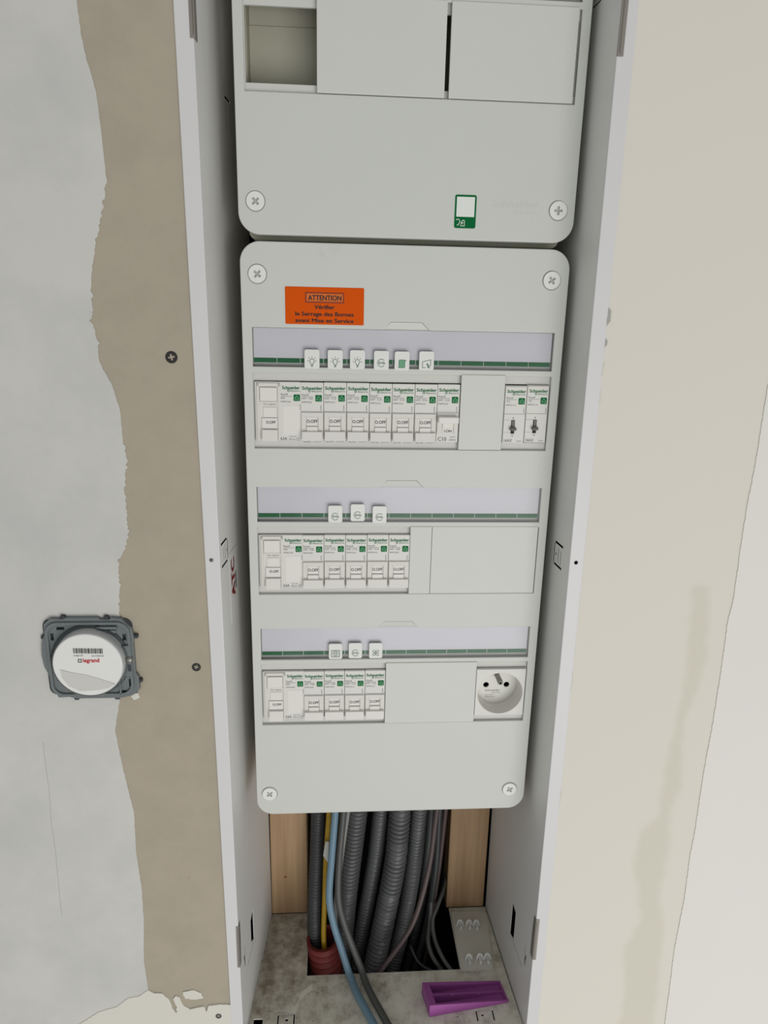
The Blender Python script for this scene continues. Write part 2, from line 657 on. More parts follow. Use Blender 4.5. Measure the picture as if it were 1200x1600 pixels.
e1 = rough_line(EDGE_L, amp_l, 1.2)
sk = MB().plate([(-1600, 330), (-1600, -700)] + [(-219, -700)] + e1[::-1], [], YW - 0.6, YW + 0.4, 0.12)
sk.plate([(-1600, ZBOT), (-219, ZBOT), (-219, -700), (-1600, -700)], [], YW - 0.6, YW + 0.4)
sk.plate([(-1600, 330), (-213, 330), (-213, ZTOP), (-1600, ZTOP)], [], YW - 0.6, YW + 0.4)
sk.build('skim_coat', 'skim_grey', wl, label='grey-white skim coat with a hand-spread edge')
EDGE_C = [(-300, -700), (-284, -668), (-262, -652), (-246, -647), (-236, -638), (-226, -636), (-217.5, -629.5), (-213.3, -633.4), (-206, -634), (-199.9, -641.5), (-197.5, -652), (-194.5, -657), (-194, -650), (-196.5, -641),
          (-194, -637.5), (-191, -639), (-188.5, -648), (-182.5, -653.6), (-176, -652), (-170.5, -651), (-168, -657), (-166, -650.5), (-155.2, -649.5), (out_l(-650) + 0.5, -650.5)]
ec = rough_line(EDGE_C, 0.4, 1.0, 3)
fp = MB().plate([(-300, ZBOT), (out_l(ZBOT) + 0.5, ZBOT)] + ec[::-1], [], YW - 1.2, YW + 0.3, 0.12)
fp.plate(rough_line([(-188, -634), (-178, -632), (-172, -636), (-170, -641), (-178, -643), (-186, -641), (-188, -634)], 0.6, 1.0, 8), [], YW - 0.9, YW + 0.3, 0.1)
fp.build('filler_patch', 'filler_cream', wl, label='cream filler smeared along the bottom of the board')
# drywall screws
for i, (x, z, r, mt) in enumerate([(-165.2, -80.9, 4.1, 'screw_black'), (-160.1, -314.6, 3.4, 'screw_black'), (-157.4, -662.6, 2.6, 'screw_steel')]):
    y = YW - (1.25 if i == 2 else 0.0)
    s = MB().plate(circ(x, z, r, 20), [cross(x, z, r * 0.55, r * 0.16, 0.2 + i)], y - 0.5, y + 0.4, 0.2).build('drywall_screw', mt, wl, label='countersunk drywall screw')
    MB().plate(circ(x, z, r * 0.8, 16), [], y + 0.2, y + 0.5).build('cross_recess', 'dark_void', s)
MB().lathe([(0.2, YW - 0.35), (1.6, YW - 0.3), (2.4, YW + 0.1)], -175.2, -512, 16).build('dimple', 'cardboard', wl, True)
# thin crack and pencil line in the left skim coat
crk = [(-281, -377), (-281.5, -395), (-281, -420), (-282.5, -450), (-282, -480), (-283, -515), (-283.5, -545)]
MB().stroke(rough_line(crk, 0.3, 3), 0.3, YW - 0.66).build('crack', 'strip_edge', wl)

# right wall: cream coat as a fine sheet that carries the shape of an old stain
STAIN = [(227.2, -249.4), (237.6, -249.5), (242.3, -274), (245.2, -307.6), (245.2, -336.5), (235.8, -365.9), (236.9, -393.3), (242.7, -431), (236, -456.6), (240.1, -499.9),
         (237.7, -548.2), (247.2, -584.4), (248.4, -621.4), (250.9, -659.7), (251, -720), (218.1, -720), (217, -650.1), (211.7, -604.7), (223.3, -576.1), (215.2, -533.2),
         (209.7, -512.3), (211.4, -478.8), (226.1, -459.5), (225.9, -414.8), (228.4, -371.8), (230.8, -330.4), (228.6, -296.1)]


def poly_sd(p, poly):
    inside, best = False, 1e9
    n = len(poly)
    for i in range(n):
        a, b = poly[i], poly[(i + 1) % n]
        if (a[1] > p[1]) != (b[1] > p[1]) and p[0] < (b[0] - a[0]) * (p[1] - a[1]) / (b[1] - a[1]) + a[0]:
            inside = not inside
        dx, dz = b[0] - a[0], b[1] - a[1]
        t = max(0, min(1, ((p[0] - a[0]) * dx + (p[1] - a[1]) * dz) / (dx * dx + dz * dz)))
        best = min(best, math.hypot(p[0] - a[0] - t * dx, p[1] - a[1] - t * dz))
    return -best if inside else best


def stain_sheet(name, material, us, vs, f_point, f_stain, parent):
    v, f, st = [], [], []
    for b in vs:
        for a in us:
            v.append(f_point(a, b))
            st.append(f_stain(a, b))
    n = len(us)
    for j in range(len(vs) - 1):
        for i in range(n - 1):
            f.append((j * n + i, j * n + i + 1, (j + 1) * n + i + 1, (j + 1) * n + i))
    mb = MB()
    mb.add(v, f)
    me = mb.mesh(name, material, parent, True)
    at = me.attributes.new('stain', 'FLOAT', 'POINT')
    at.data.foreach_set('value', st)
    return link(name, me, parent)


zs = [ZTOP, 600, 400, 250] + [200 - 4.0 * i for i in range(233)] + [-800, -1000, ZBOT]
xs_ = [0.0, 0.02] + [i * 3.0 for i in range(1, 44)] + [140, 200, 400, 800, 1462]


def stain_r(a, b):
    x = out_r(b) - 1 + a
    if not (190 < x < 270 and -740 < b < -230):
        return 0.0
    d = poly_sd((x, b), STAIN) + 2.5 * noise.noise(Vector((x * 0.1, b * 0.1, 0)))
    return max(0.0, min(1.0, 0.5 - d / 6.0))


stain_sheet('plaster_coat', 'wall_cream', xs_, zs, lambda a, b: (out_r(b) - 1 + a, YW + 0.02 * noise.noise(Vector((a * 0.02, b * 0.02, 1))), b), stain_r, wr)['label'] = 'cream plaster coat with a faint vertical stain'
EDGE_R = [(272, 330), (270, 150), (264, -4.7), (259.3, -98.3), (259.9, -138.4), (259.7, -155), (258.8, -182.8), (259.1, -212), (260.3, -263.2), (258.7, -278), (260, -325.6),
          (260.4, -376.1), (259.6, -408.1), (259.8, -443.7), (260.5, -479.8), (259.7, -502.6), (261.1, -554.1), (259.6, -609.3), (261.6, -660.3), (262.5, -699.8), (263, -800)]
er = rough_line(EDGE_R, 0.5, 2.0, 11)
MB().plate([(1600, -800), (1600, 330)] + er, [], YW - 0.9, YW + 0.3, 0.15).plate([(263, -800), (263, ZBOT), (1600, ZBOT), (1600, -800)], [], YW - 0.9, YW + 0.3).plate(
    [(272, 330), (1600, 330), (1600, ZTOP), (272, ZTOP)], [], YW - 0.9, YW + 0.3).build('skim_coat', 'skim_white', wr, label='brighter second skim coat beyond a long ridge')
# plaster crumbs along the right flange
for i, (z, h, w) in enumerate([(-48, 12, 2.0), (-66, 6, 1.4), (-84, 9, 1.6), (-104, 10, 1.3), (-330, 18, 0.9), (-440, 14, 0.9)]):
    x = out_r(z)
    MB().plate(rough_line([(x - 0.6, z - h / 2), (x + w, z - h / 4), (x + w * 0.8, z + h / 3), (x - 0.4, z + h / 2), (x - 0.6, z - h / 2)], 0.5, 1.0, i), [], YW - 1.5, YW, 0.0).build('plaster_crumb', 'strip_edge' if i < 2 else 'filler_cream', wr)

# ------------------------------------------------------------------ recessed cabinet frame
cab = thing('recessed_cabinet', 'white metal recessed cabinet frame around both electrical boards', 'cabinet', (-5, -60, ZFL))
YB = 86.0
fx_l = lambda z, y: lin_l(z) + 13.0 * (y - YW) / (YB - YW)
fx_r = lambda z, y: lin_r(z) - 8.5 * (y - YW) / (YB - YW)


def side(sign, holes, name_label):
    base = fx_l if sign < 0 else fx_r
    # plate is laid out in (depth, height); its thickness goes away from the recess
    fn = lambda a, t, b: (base(b, a) + sign * (0.6 + t), a, b)
    ys = rect(YW, YB, ZFL - 12, ZTOP)
    o = MB().plate(ys, holes, -0.6, -0.2, 0.0, fn).build('side_panel', 'frame_metal', cab, label=name_label)
    return o


def slot(a0, a1, b, w):
    return rect(a0, a1, b - w / 2, b + w / 2)


left_side = side(-1, [slot(-56, -37.2, -217.2, 2.0), slot(-56, -37.2, -234.7, 2.0), rect(-37.3, -36.6, -234, -218), slot(15, 31, 98, 2.0),
                      [(-4, -601), (-15, -605), (-15.5, -629), (-4, -637)], slot(-34, -4.4, -637.2, 1.2)], 'left inner side of the recess with punched slots')
right_side = side(1, [slot(-46, -29.2, -222.8, 2.0), slot(-46, -29.2, -240.8, 2.0), rect(-29.3, -28.5, -240, -223.6), slot(-27, -12, 154, 1.2),
                      [(0.5, -609), (-10, -612), (-9.8, -644), (1.0, -648)], slot(-38, 0.6, -647.8, 1.2)], 'right inner side of the recess with punched slots')


def on_side(sign, off=0.12):
    base = fx_l if sign < 0 else fx_r
    return lambda a, t, b: (base(b, a) - sign * off, a, b)


def side_stroke(mb, pts, w, sign):
    t = MB().stroke(pts, w, 0)
    fn = on_side(sign)
    mb.add([fn(*p) for p in t.v], t.f)


mb = MB()  # dark strokes paint in the shade of narrow slots and embossed lines
side_stroke(mb, [(-37, -218), (-37, -234)], 1.2, -1)
side_stroke(mb, [(-44, -220), (-44, -232)], 0.45, -1)
side_stroke(mb, [(-49, -221), (-49, -231)], 0.4, -1)
side_stroke(mb, [(-40.2, -225.2), (-40.2, -226.8)], 1.2, -1)
side_stroke(mb, [(16, 96), (16, 75)], 0.35, -1)
side_stroke(mb, [(31, 112), (31, 75)], 0.35, -1)
mb.build('knockout_lines', 'dark_ink', left_side)['kind'] = 'stuff'
mb = MB()  # slot shade painted as strokes on this side too
side_stroke(mb, [(-29, -223.5), (-29, -240)], 1.0, 1)
side_stroke(mb, [(-38, -226), (-38, -238)], 0.6, 1)
side_stroke(mb, [(-43, -227), (-43, -239)], 0.5, 1)
side_stroke(mb, [(-33, -231), (-33, -233)], 1.3, 1)
mb.build('knockout_lines', 'dark_ink', right_side)['kind'] = 'stuff'
for sgn, par, zc in ((-1, left_side, -617), (1, right_side, -630)):
    mb = MB()
    side_stroke(mb, [(-45.5, zc + 4), (-43.5, zc - 4), (-44.5, zc - 8)], 2.2, sgn)
    side_stroke(mb, [(-41, zc + 10), (-43, zc - 6)], 0.6, sgn)
    mb.build('scratch', 'toggle_grey', par)
# maker's sticker on the left inner side, lettering running upwards
stk = MB().plate(rect(-35, -9, -290, -232), [], -0.1, 0.1, 0, lambda a, t, b: (fx_l(b, a) + 0.2 + t, a, b)).build('maker_sticker', 'frame_metal', left_side, label='maker sticker with red lettering running upwards')
fn_up = lambda a, t, b: (fx_l(b, a) + 0.45, a, b)
mb = MB()
mb.text('ATC', 0, 33, 0, 10.0, 0, 0.06, 0, lambda x, t, z: fn_up(-19.5 - z, 0, -271 + x))
mb.build('red_lettering', 'dull_red_ink', left_side)
mb = MB()
for k in range(9):
    z0 = -266 + k * 1.6
    side_stroke(mb, [(-18.2, z0), (-13.5, z0 + 0.4)], 0.8 if k % 3 else 1.1, -1)
mb.v = [(p[0] + 0.35, p[1], p[2]) for p in mb.v]
mb.build('printed_bars', 'grey_ink', left_side)

# flanges folded onto the wall
for sgn, fi, fo, nm in ((-1, lin_l, out_l, 'left flange lying on the plasterboard'), (1, lin_r, out_r, 'right flange edged with plaster')):
    b = bmesh.new()
    p = []
    for y in (YW - 1.4, YW + 0.3):
        for (f, z) in ((fi, ZFL - 12), (fo, ZFL - 12), (fo, ZTOP), (fi, ZTOP)):
            p.append((f(z) + (0.0 if f is fo else -sgn * 0.02), y, z))
    mb = MB().hexa(p)
    flg = mb.build('flange', 'flange_metal', cab, label=nm)
    bv = flg.modifiers.new('bevel', 'BEVEL')
    bv.width = 0.0006
    bv.segments = 2
    x = -144.6 if sgn < 0 else 130.0
    z = -226.8 if sgn < 0 else -229.5
    if sgn < 0:
        MB().lathe([(0.1, YW - 1.9), (1.0, YW - 1.85), (1.5, YW - 1.5), (1.5, YW - 1)], x, z, 14).build('rivet', 'screw_steel', flg, True)
    else:
        MB().lathe([(0.0, YW - 1.5), (1.5, YW - 1.5), (1.6, YW - 1.3)], x, z, 14).build('screw_hole', 'dark_void', flg)  # flat near-black disc; the hole's darkness is put into its colour
# hinge clips let into the inner edge of the flanges
for sgn, x0, x1, z0, z1 in ((-1, -142.6, -139.3, 109.7, 175), (1, 123.4, 127.6, 110.8, 175), (-1, -138.6, -136.0, -607.8, -562.8), (1, 126.2, 129.6, -613, -567.4)):
    cl = MB().box(x0, x1, YW - 1.9, YW + 6, z0, z1, 0.3, 1).build('hinge_clip', 'clip_metal', cab, label='small grey hinge clip')
    xm = (x0 + x1) / 2 - sgn * 0.6
    MB().box(xm - 0.35, xm + 0.35, YW - 2.1, YW - 1.7, z0 + 2, z1 - 2).build('clip_groove', 'toggle_grey', cl)
# base panel with a big cable opening
HX0, HX1, HY0, HY1 = -81.0, 76.0, 6.5, 84.6


def usq(x0, x1, y0, y1, w):
    """U-shaped slot: left side, back side and right side"""
    return [(x0, y0), (x0 + w, y0), (x0 + w, y1 - w), (x1 - w, y1 - w), (x1 - w, y0), (x1, y0), (x1, y1), (x0, y1)]


holes = [rect(HX0, HX1, HY0, HY1), usq(-107.3, -90.8, -50, -33.4, 1.3), usq(83, 100.2, -49.5, -38.2, 1.3), rect(-129.6, -121, -49, -37), circ(-98.4, -39.3, 1.6, 12), circ(-73.5, -41, 1.0, 10),
         circ(65, -43.4, 1.1, 10), circ(-106.6, 45, 1.1, 10), circ(89, -43.4, 1.4, 12)]
fn_base = lambda a, t, b: (a, b, ZFL - 0.6 + t)
outline = [(lin_l(ZFL) + 0.2, YW), (lin_r(ZFL) - 1.3, YW), (fx_r(ZFL, 84.8) - 0.9, 84.8), (HX1, 84.8), (HX1, HY0), (HX0, HY0), (HX0, 84.8), (fx_l(ZFL, 84.8) + 0.2, 84.8)]
bmb = MB().plate(outline, holes[1:], -0.6, 0.6, 0, fn_base)
base_panel = bmb.build('base_panel', 'tab_plastic', cab, label='dirty white base panel with a cable opening')
# dust sheet: the plaster dirt lying on the base panel, a fine skin that follows its outline and openings


def in_poly(p, poly):
    return poly_sd(p, poly) < 0


us = [-137 + 1.0 * i for i in range(266)]
vs = [-60 + 1.0 * j for j in range(145)]
v, f, st, idx = [], [], [], {}


def sstep(a, b, x):
    t = max(0.0, min(1.0, (x - a) / (b - a)))
    return t * t * (3 - 2 * t)


def base_stain(x, y):
    left = 1.0 - sstep(-92, -60, x)
    mid = (1.0 - sstep(-20, 30, x)) * (1 - left)
    a = 0.22 + 0.62 * left * sstep(-50, 0, y + 8 * noise.noise(Vector((x * 0.05, y * 0.05, 9)))) + 0.3 * left + 0.5 * mid * sstep(-38, -8, y)
    a += 0.65 * noise.noise(Vector((x * 0.04, y * 0.04, 2.0))) + 0.45 * noise.noise(Vector((x * 0.13, y * 0.13, 4.0))) + 0.3 * noise.noise(Vector((x * 0.35, y * 0.35, 6.0)))
    d = poly_sd((x, y), [(-96, -33), (-90, -33), (-86, -12), (-76, -4), (-75, -9), (-82, -14)])
    a *= sstep(-0.5, 1.5, d)
    return max(0.0, min(1.0, a))


big = [holes[0], holes[1], holes[2], holes[3]]
for j in range(len(vs) - 1):
    for i in range(len(us) - 1):
        cxx, cyy = us[i] + 0.5, vs[j] + 0.5
        if cxx < fx_l(ZFL, cyy) + 0.6 or cxx > fx_r(ZFL, cyy) - 1.7 or cyy > 84:
            continue
        if HX0 - 0.5 < cxx < HX1 + 0.5 and cyy > HY0 - 0.5:
            continue
        if cyy < -30 and any(min(h_[0] for h_ in h) - 1 < cxx < max(h_[0] for h_ in h) + 1 and poly_sd((cxx, cyy), h) < 0.45 for h in holes[1:]):
            continue
        if abs(cyy - 45) < 4 and poly_sd((cxx, cyy), holes[7]) < 0.45:
            continue
        q = []
        for (a, b) in ((i, j), (i + 1, j), (i + 1, j + 1), (i, j + 1)):
            if (a, b) not in idx:
                idx[(a, b)] = len(v)
                v.append((us[a], vs[b], ZFL + 0.12 + 0.1 * noise.noise(Vector((us[a] * 0.2, vs[b] * 0.2, 0)))))
                st.append(base_stain(us[a], vs[b]))
            q.append(idx[(a, b)])
        f.append(q)
db = MB()
db.add(v, f)
me = db.mesh('dust_film', 'base_metal', base_panel, True)
me.attributes.new('stain', 'FLOAT', 'POINT').data.foreach_set('value', st)
dust = link('dust_film', me, base_panel, 'film of plaster dust and dirt')
# white cable-tie plate with six little arches beside the opening
tie = MB().plate([(76.4, 3), (110, 3), (116, 60), (116, 78), (77.5, 78)], [], -0.6, 0.6, 0.0, lambda a, t, b: (a, b, ZFL + 1.0 + t)).build('tie_plate', 'tab_plastic', cab, label='cable-tie plate with small arches')
for (x, y) in ((84.5, 58.5), (94.5, 58), (102.5, 57.5), (86.5, 15), (98, 15), (106, 15)):
    arc = [(x + 3.0 * math.cos(a), y + 2.0 * math.sin(a), ZFL + 1.5 + 6.0 * math.sin(a)) for a in [math.pi * k / 8 for k in range(9)]]
    MB().tube(arc, 1.25, 8).box(x - 1.3, x + 1.3, y - 6.0, y + 1.5, ZFL + 1.4, ZFL + 5.6, 0.5, 1).build('tie_arch', 'icon_plastic', tie)

# ------------------------------------------------------------------ timber battens
for x0, x1, lab in ((-122.6, -83.0, 'pale pine batten at the left back of the recess'), (73.0, 115.6, 'pale pine batten at the right back of the recess')):
    o = thing('wooden_batten', lab, 'batten', ((x0 + x1) / 2, 100, ZFL), 'pine battens behind the boards')
    MB().box(x0, x1, 85, 112, ZFL + 0.2, 300, 0.8, 1).build('timber', 'pine_wood', o)
    if x0 < 0:
        MB().lathe([(0.0, 84.9), (1.1, 84.92), (1.4, 84.99)], -107, -648, 8).build('knot', 'brown_ink', o)


# ------------------------------------------------------------------ distribution boards
SITE = False
def row_holes(zr):
    """openings of one row in the cover: label window with thumb notch, device recess"""
    wt, wb_, st_, sb = zr - 61.5, zr - 90.8, zr - 95.3, zr - 154.75
    win = [(-117.25, wb_), (117.25, wb_), (117.25, wt), (18.6, wt), (12.6, wt + 5.9), (-11.2, wt + 5.9), (-17.6, wt), (-117.25, wt)]
    return win, rect(-117.6, 117.6, sb, st_)


def screw(board, x, z, ang):
    s = MB().plate(circ(x, z, 6.6, 32), [cross(x, z, 3.0, 0.85, ang)], -1.1, 1.2, 0.35).build('screw', 'screw_plastic', board, label='round white cover screw')
    MB().plate(circ(x, z, 5, 20), [], 0.2, 0.6).build('cross_recess', 'screw_recess_shade', s)
    MB().lathe([(7.0, 0.8), (0.5, 0.9)], x, z, 24).build('screw_seat', 'strip_edge', s)


BLANK = []


def blank(board, x0, x1, zr, label, slit=False, proud=0.9):
    zt, zb = zr - 94.6, zr - 154.4
    o = MB().box(x0 + 0.15, x1 - 0.15, -proud, 1.6, zb, zt, 0.35, 2).build('blanking_plate', 'plate_plastic', board, label=label)
    return o


def make_board(label, ztop, zbot, rows, screws, opened, loc_z):
    o = thing('distribution_board', label, 'electrical board', (0, 40, zbot), 'white electrical boards')
    holes = []
    for zr in rows:
        holes += list(row_holes(zr))
    holes += [circ(x, z, 7.0, 32) for x, z, a in screws]
    cov = MB().plate(rr(-124.7, 124.7, zbot, ztop, 15, 10), holes, 0, 3.0, 0.7)
    # return lip of the cover, deepening it to a tray
    lip_o, lip_i = rr(-124.7, 124.7, zbot, ztop, 15, 10), rr(-122.7, 122.7, zbot + 2, ztop - 2, 13, 10)
    cov.plate(lip_o, [lip_i], 2.6, 17.0, 0.0)
    cover = cov.build('cover', 'cover_plastic', o, label='smooth light grey front cover')
    # enclosure body behind
    zlo, zhi = (zbot - 2.6, ztop - 4) if ztop > 100 else (zbot + 1.5, ztop + 1.6)
    bo = MB().plate(rr(-119, 119, zlo, zhi, 6, 4), [rr(-117, 117, zlo + 3, zhi - 3, 5, 4)], 17.2, 116.5, 0.0)
    bo.box(-118, 118, 112.5, 116.5, zlo + 1, zhi - 1)
    bo.build('enclosure_body', 'box_plastic', o, label='beige enclosure body behind the cover')
    for k, zr in enumerate(rows):
        # recessed floor of the device slot: a frame with the device opening
        MB().plate(rect(-118.4, 118.4, zr - 155.4, zr - 94.7), [rect(-116.9, 117.0, zr - 149.0, zr - 101.7)], 3.1, 5.0, 0.0).build('slot_frame', 'recess_plastic', o)
        # label holder
        wt, wb_ = zr - 61.5, zr - 90.8
        lh = MB().plate(rect(-118.6, 118.6, wb_ - 1.2, wt + 6.9), [], 4.2, 5.0).build('label_holder', 'strip_edge', o, label='label strip behind a clear window')  # darker grey paints the shadow strip below the paper
        MB().plate(rect(-116.6, 116.6, zr - 88.2, wt - 0.3), [], 3.6, 4.0).build('paper_strip', 'strip_paper', lh)
        for n in range(13):
            x0 = -116.6 if n == 0 else -117 + 18 * n + 0.25
            x1 = 116.4 if n == 12 else -117 + 18 * (n + 1) - 0.25
            MB().plate(rect(x0, x1, zr - 87.9, zr - 84.4), [], 3.3, 3.5).build('band_segment', 'band_green', lh)
        MB().box(-117.1, 117.1, 1.2, 1.8, wb_ + 0.15, wt - 0.1).build('window_pane', 'clear_pane', lh)
        # thumb notch of the window: a sloping lip
        nz = [(-17.4, 2.2, wt + 0.05), (18.4, 2.2, wt + 0.05), (12.5, 0.5, wt + 5.7), (-11.1, 0.5, wt + 5.7), (-17.4, 3.6, wt + 0.05), (18.4, 3.6, wt + 0.05), (12.5, 3.2, wt + 5.7), (-11.1, 3.2, wt + 5.7)]
        MB().hexa(nz).build('thumb_notch', 'recess_plastic', lh)
    for x, z, a in screws:
        screw(o, x, z, a)
    return o


UP_BOT, UP_TOP = 4.6, 253.2
UR = UP_TOP                      # row origin of the upper board
upper = make_board('upper electrical board with an empty slot and two blank plates', UP_TOP, UP_BOT, [UR], [(-112.1, 27.2, 0.75), (111.9, 27.3, 0.0)], True, 0)
lower = make_board('lower three-row electrical board carrying breakers and an orange sticker', 0.0, -498.6, [0.0, -125.0, -250.0],
                   [(-112.1, -23.0, 0.85), (111.3, -22.4, 0.6), (-113.0, -476.2, 0.7), (110.4, -477.4, 0.55)], False, 0)
# upper board: blank plates, seam of the back, embossed maker's mark, green sticker
blank(upper, -67.4, 22.8, UR, 'left blank plate of the upper row', proud=1.4)
blank(upper, 25.6, 115.6, UR, 'right blank plate of the upper row', proud=1.4)
MB().box(-116.8, 116.8, 33, 36, UP_BOT + 50, 149.0).build('inner_screen', 'box_plastic', upper)
MB().box(-116.8, 116.8, 34.0, 37, 149.4, 195).build('inner_screen', 'box_plastic', upper)
mb = MB().text('Schneider', 62.5, 97, 28.2, 5.0, -0.02, 0.01, 0.02)
mb.text('Electric', 78, 97, 23.8, 2.9, -0.02, 0.01, 0.02)
mb.build('embossed_mark', 'cover_plastic', upper, label='maker name embossed in the cover')
gs = MB().plate(rr(34.0, 50.0, 13.0, 36.0, 1.4, 4), [], -0.25, 0.02).build('green_sticker', 'green_sticker', upper, label='small green sticker with a white field')
MB().plate(rect(35.3, 48.7, 20.9, 34.6), [], -0.34, -0.25).build('white_field', 'white_print', gs)
mb = MB()
c9 = [(36.6 + 1.5 * math.cos(a), 17.6 + 1.6 * math.sin(a)) for a in [2.6 - k * 0.32 for k in range(12)]]
mb.stroke(c9 + [(37.0, 15.0), (36.0, 15.2)], 0.42, -0.36)
mb.stroke([(38.9, 15.2), (39.4, 17.6), (40.6, 18.6), (41.6, 18.2), (41.7, 14.6), (38.6, 14.6)], 0.42, -0.36)
mb.stroke([(39.4, 16.6), (40.4, 17.0), (40.1, 15.6)], 0.4, -0.36)
mb.build('mark', 'white_print', gs)

# lower board: orange warning sticker
og = MB().plate(rr(-91.8, -32.3, -58.6, -31.4, 0.8, 3), [], -0.25, 0.02).build('warning_sticker', 'orange_sticker', lower, label='orange warning sticker reading ATTENTION')
ob = MB().plate(rect(-76.5, -47.6, -42.6, -35.3), [], -0.32, -0.25).build('box_field', 'orange_pale', og)
MB().stroke([(-76.2, -42.3), (-47.9, -42.3), (-47.9, -35.6), (-76.2, -35.6)], 0.9, -0.36, True).build('box_border', 'brown_ink', og)
mb = MB()
mb.text('ATTENTION', -74.6, -49.4, -40.9, 3.6, -0.38, 0.035)
mb.text('Vérifier', -69.9, -54.4, -47.2, 2.8, -0.38, 0.035)
mb.text('le Serrage des Bornes', -84.3, -40.0, -52.3, 2.8, -0.38, 0.035)
mb.text('avant Mise en Service', -84.3, -40.0, -57.1, 2.8, -0.38, 0.035)
mb.build('lettering', 'black_ink', og)

# icon labels clipped over the windows
BW = 11.6


def icon(x, z, kind, label, tilt=0.0):
    """x, z: top-left corner of the label"""
    cx_ = x + BW / 2
    o = MB().plate(rr(x, x + BW, z - 14.4, z, 1.5, 4), [], -0.5, 1.1, 0.2).build('icon_label', 'icon_plastic', lower, label=label)
    zc = z - 9.2
    y = -0.6
    g, pale = MB(), MB()
    C = lambda r, a0, a1, n=14, px=0.0, pz=0.0: [(cx_ + px + r * math.cos(math.radians(a0 + (a1 - a0) * k / n)), zc + pz + r * math.sin(math.radians(a0 + (a1 - a0) * k / n))) for k in range(n + 1)]
    w = 0.42
    if kind == 'bulb':
        g.stroke(C(1.75, -55, 235, 16, 0, 0.4) + [(cx_ - 0.7, zc - 2.2)], w, y)
        g.stroke([(cx_ + 1.0, zc - 1.0), (cx_ + 0.7, zc - 2.2), (cx_ - 0.7, zc - 2.2)], w, y)
        g.stroke([(cx_ - 0.8, zc - 3.0), (cx_ + 0.8, zc - 2.7)], w, y)
        g.stroke([(cx_ - 0.7, zc - 3.8), (cx_ + 0.7, zc - 3.4)], w, y)
        for a in (0, 45, 90, 135, 180):
            c_, s_ = math.cos(math.radians(a)), math.sin(math.radians(a))
            g.stroke([(cx_ + 2.5 * c_, zc + 0.5 + 2.5 * s_), (cx_ + 3.6 * c_, zc + 0.5 + 3.6 * s_)], w, y)
    elif kind == 'plug':
        g.stroke(C(2.9, 40, 320, 24), w, y)
        g.stroke(C(2.9, -18, -5, 3), w, y)
        g.stroke(C(0.75, 0, 330, 10, -1.25), 0.45, y)
        g.stroke(C(0.75, -150, 180, 10, 1.25), 0.45, y)
        g.stroke([(cx_ - 0.6, zc), (cx_ + 0.6, zc)], w, y)
        g.stroke([(cx_ + 1.9, zc), (cx_ + 2.9, zc - 0.2)], w, y)
    elif kind == 'heater':
        pale.plate(rr(cx_ - 2.4, cx_ + 2.3, zc - 3.2, zc + 2.8, 0.8, 3), [], y, y + 0.05)
        g.stroke(rr(cx_ - 2.4, cx_ + 2.3, zc - 3.2, zc + 2.8, 0.8, 3), 0.35, y - 0.05, True)
        g.stroke([(cx_ + 2.3, zc + 2.2), (cx_ + 3.3, zc + 2.5)], 0.6, y - 0.05)
        g.stroke([(cx_ - 2.4, zc - 3.0), (cx_ - 3.1, zc - 3.2)], 0.4, y - 0.05)
        for k in range(4):
            g.stroke([(cx_ - 1.5 + k, zc - 2.6), (cx_ - 1.5 + k, zc + 2.2)], 0.2, y - 0.05)
    elif kind == 'shutter':
        g.stroke([(cx_ - 0.6, zc - 3.2), (cx_ - 3.0, zc - 3.4), (cx_ - 3.2, zc + 1.2), (cx_ + 3.3, zc + 2.9), (cx_ + 3.2, zc - 2.0)], w, y)
        g.stroke([(cx_ + 2.9, zc - 3.0), (cx_ + 1.6, zc - 3.4), (cx_ + 0.2, zc - 0.4), (cx_ + 0.9, zc - 0.1), (cx_ + 1.6, zc - 1.6), (cx_ + 2.6, zc - 1.9)], 0.5, y)
        g.stroke([(cx_ + 1.7, zc - 1.7), (cx_ + 1.8, zc - 3.0)], 0.6, y)
    elif kind == 'washer':
        g.stroke(rr(cx_ - 3.4, cx_ + 3.4, zc - 3.0, zc + 3.0, 0.3, 2), 0.55, y, True)
        g.stroke(C(2.2, 0, 350, 18), 0.4, y)
        g.stroke([(cx_ - 1.4, zc + 0.5), (cx_ - 0.5, zc + 0.9), (cx_ + 0.6, zc + 0.4), (cx_ + 1.5, zc + 0.8)], 0.4, y)
        g.stroke(C(0.9, 180, 360, 8, 0, -0.3), 0.35, y)
        g.stroke([(cx_ - 0.9, zc - 0.3), (cx_ - 0.9, zc + 1.4)], 0.3, y)
        g.stroke([(cx_ + 0.9, zc - 0.3), (cx_ + 0.9, zc + 1.4)], 0.3, y)
    elif kind == 'fan':
        for a in (45, 135, 225, 315):
            ca, sa = math.cos(math.radians(a)), math.sin(math.radians(a))
            pts = []
            for k in range(14):
                t = 2 * math.pi * k / 14
                lx, lz = 1.9 + 1.35 * math.cos(t), 1.0 * math.sin(t)
                pts.append((cx_ + lx * ca - lz * sa, zc + lx * sa + lz * ca))
            g.stroke(pts, 0.42, y, True)
    g.build('icon_print', 'green_line', o)
    if pale.v:
        pale.build('icon_fill', 'green_pale', o)


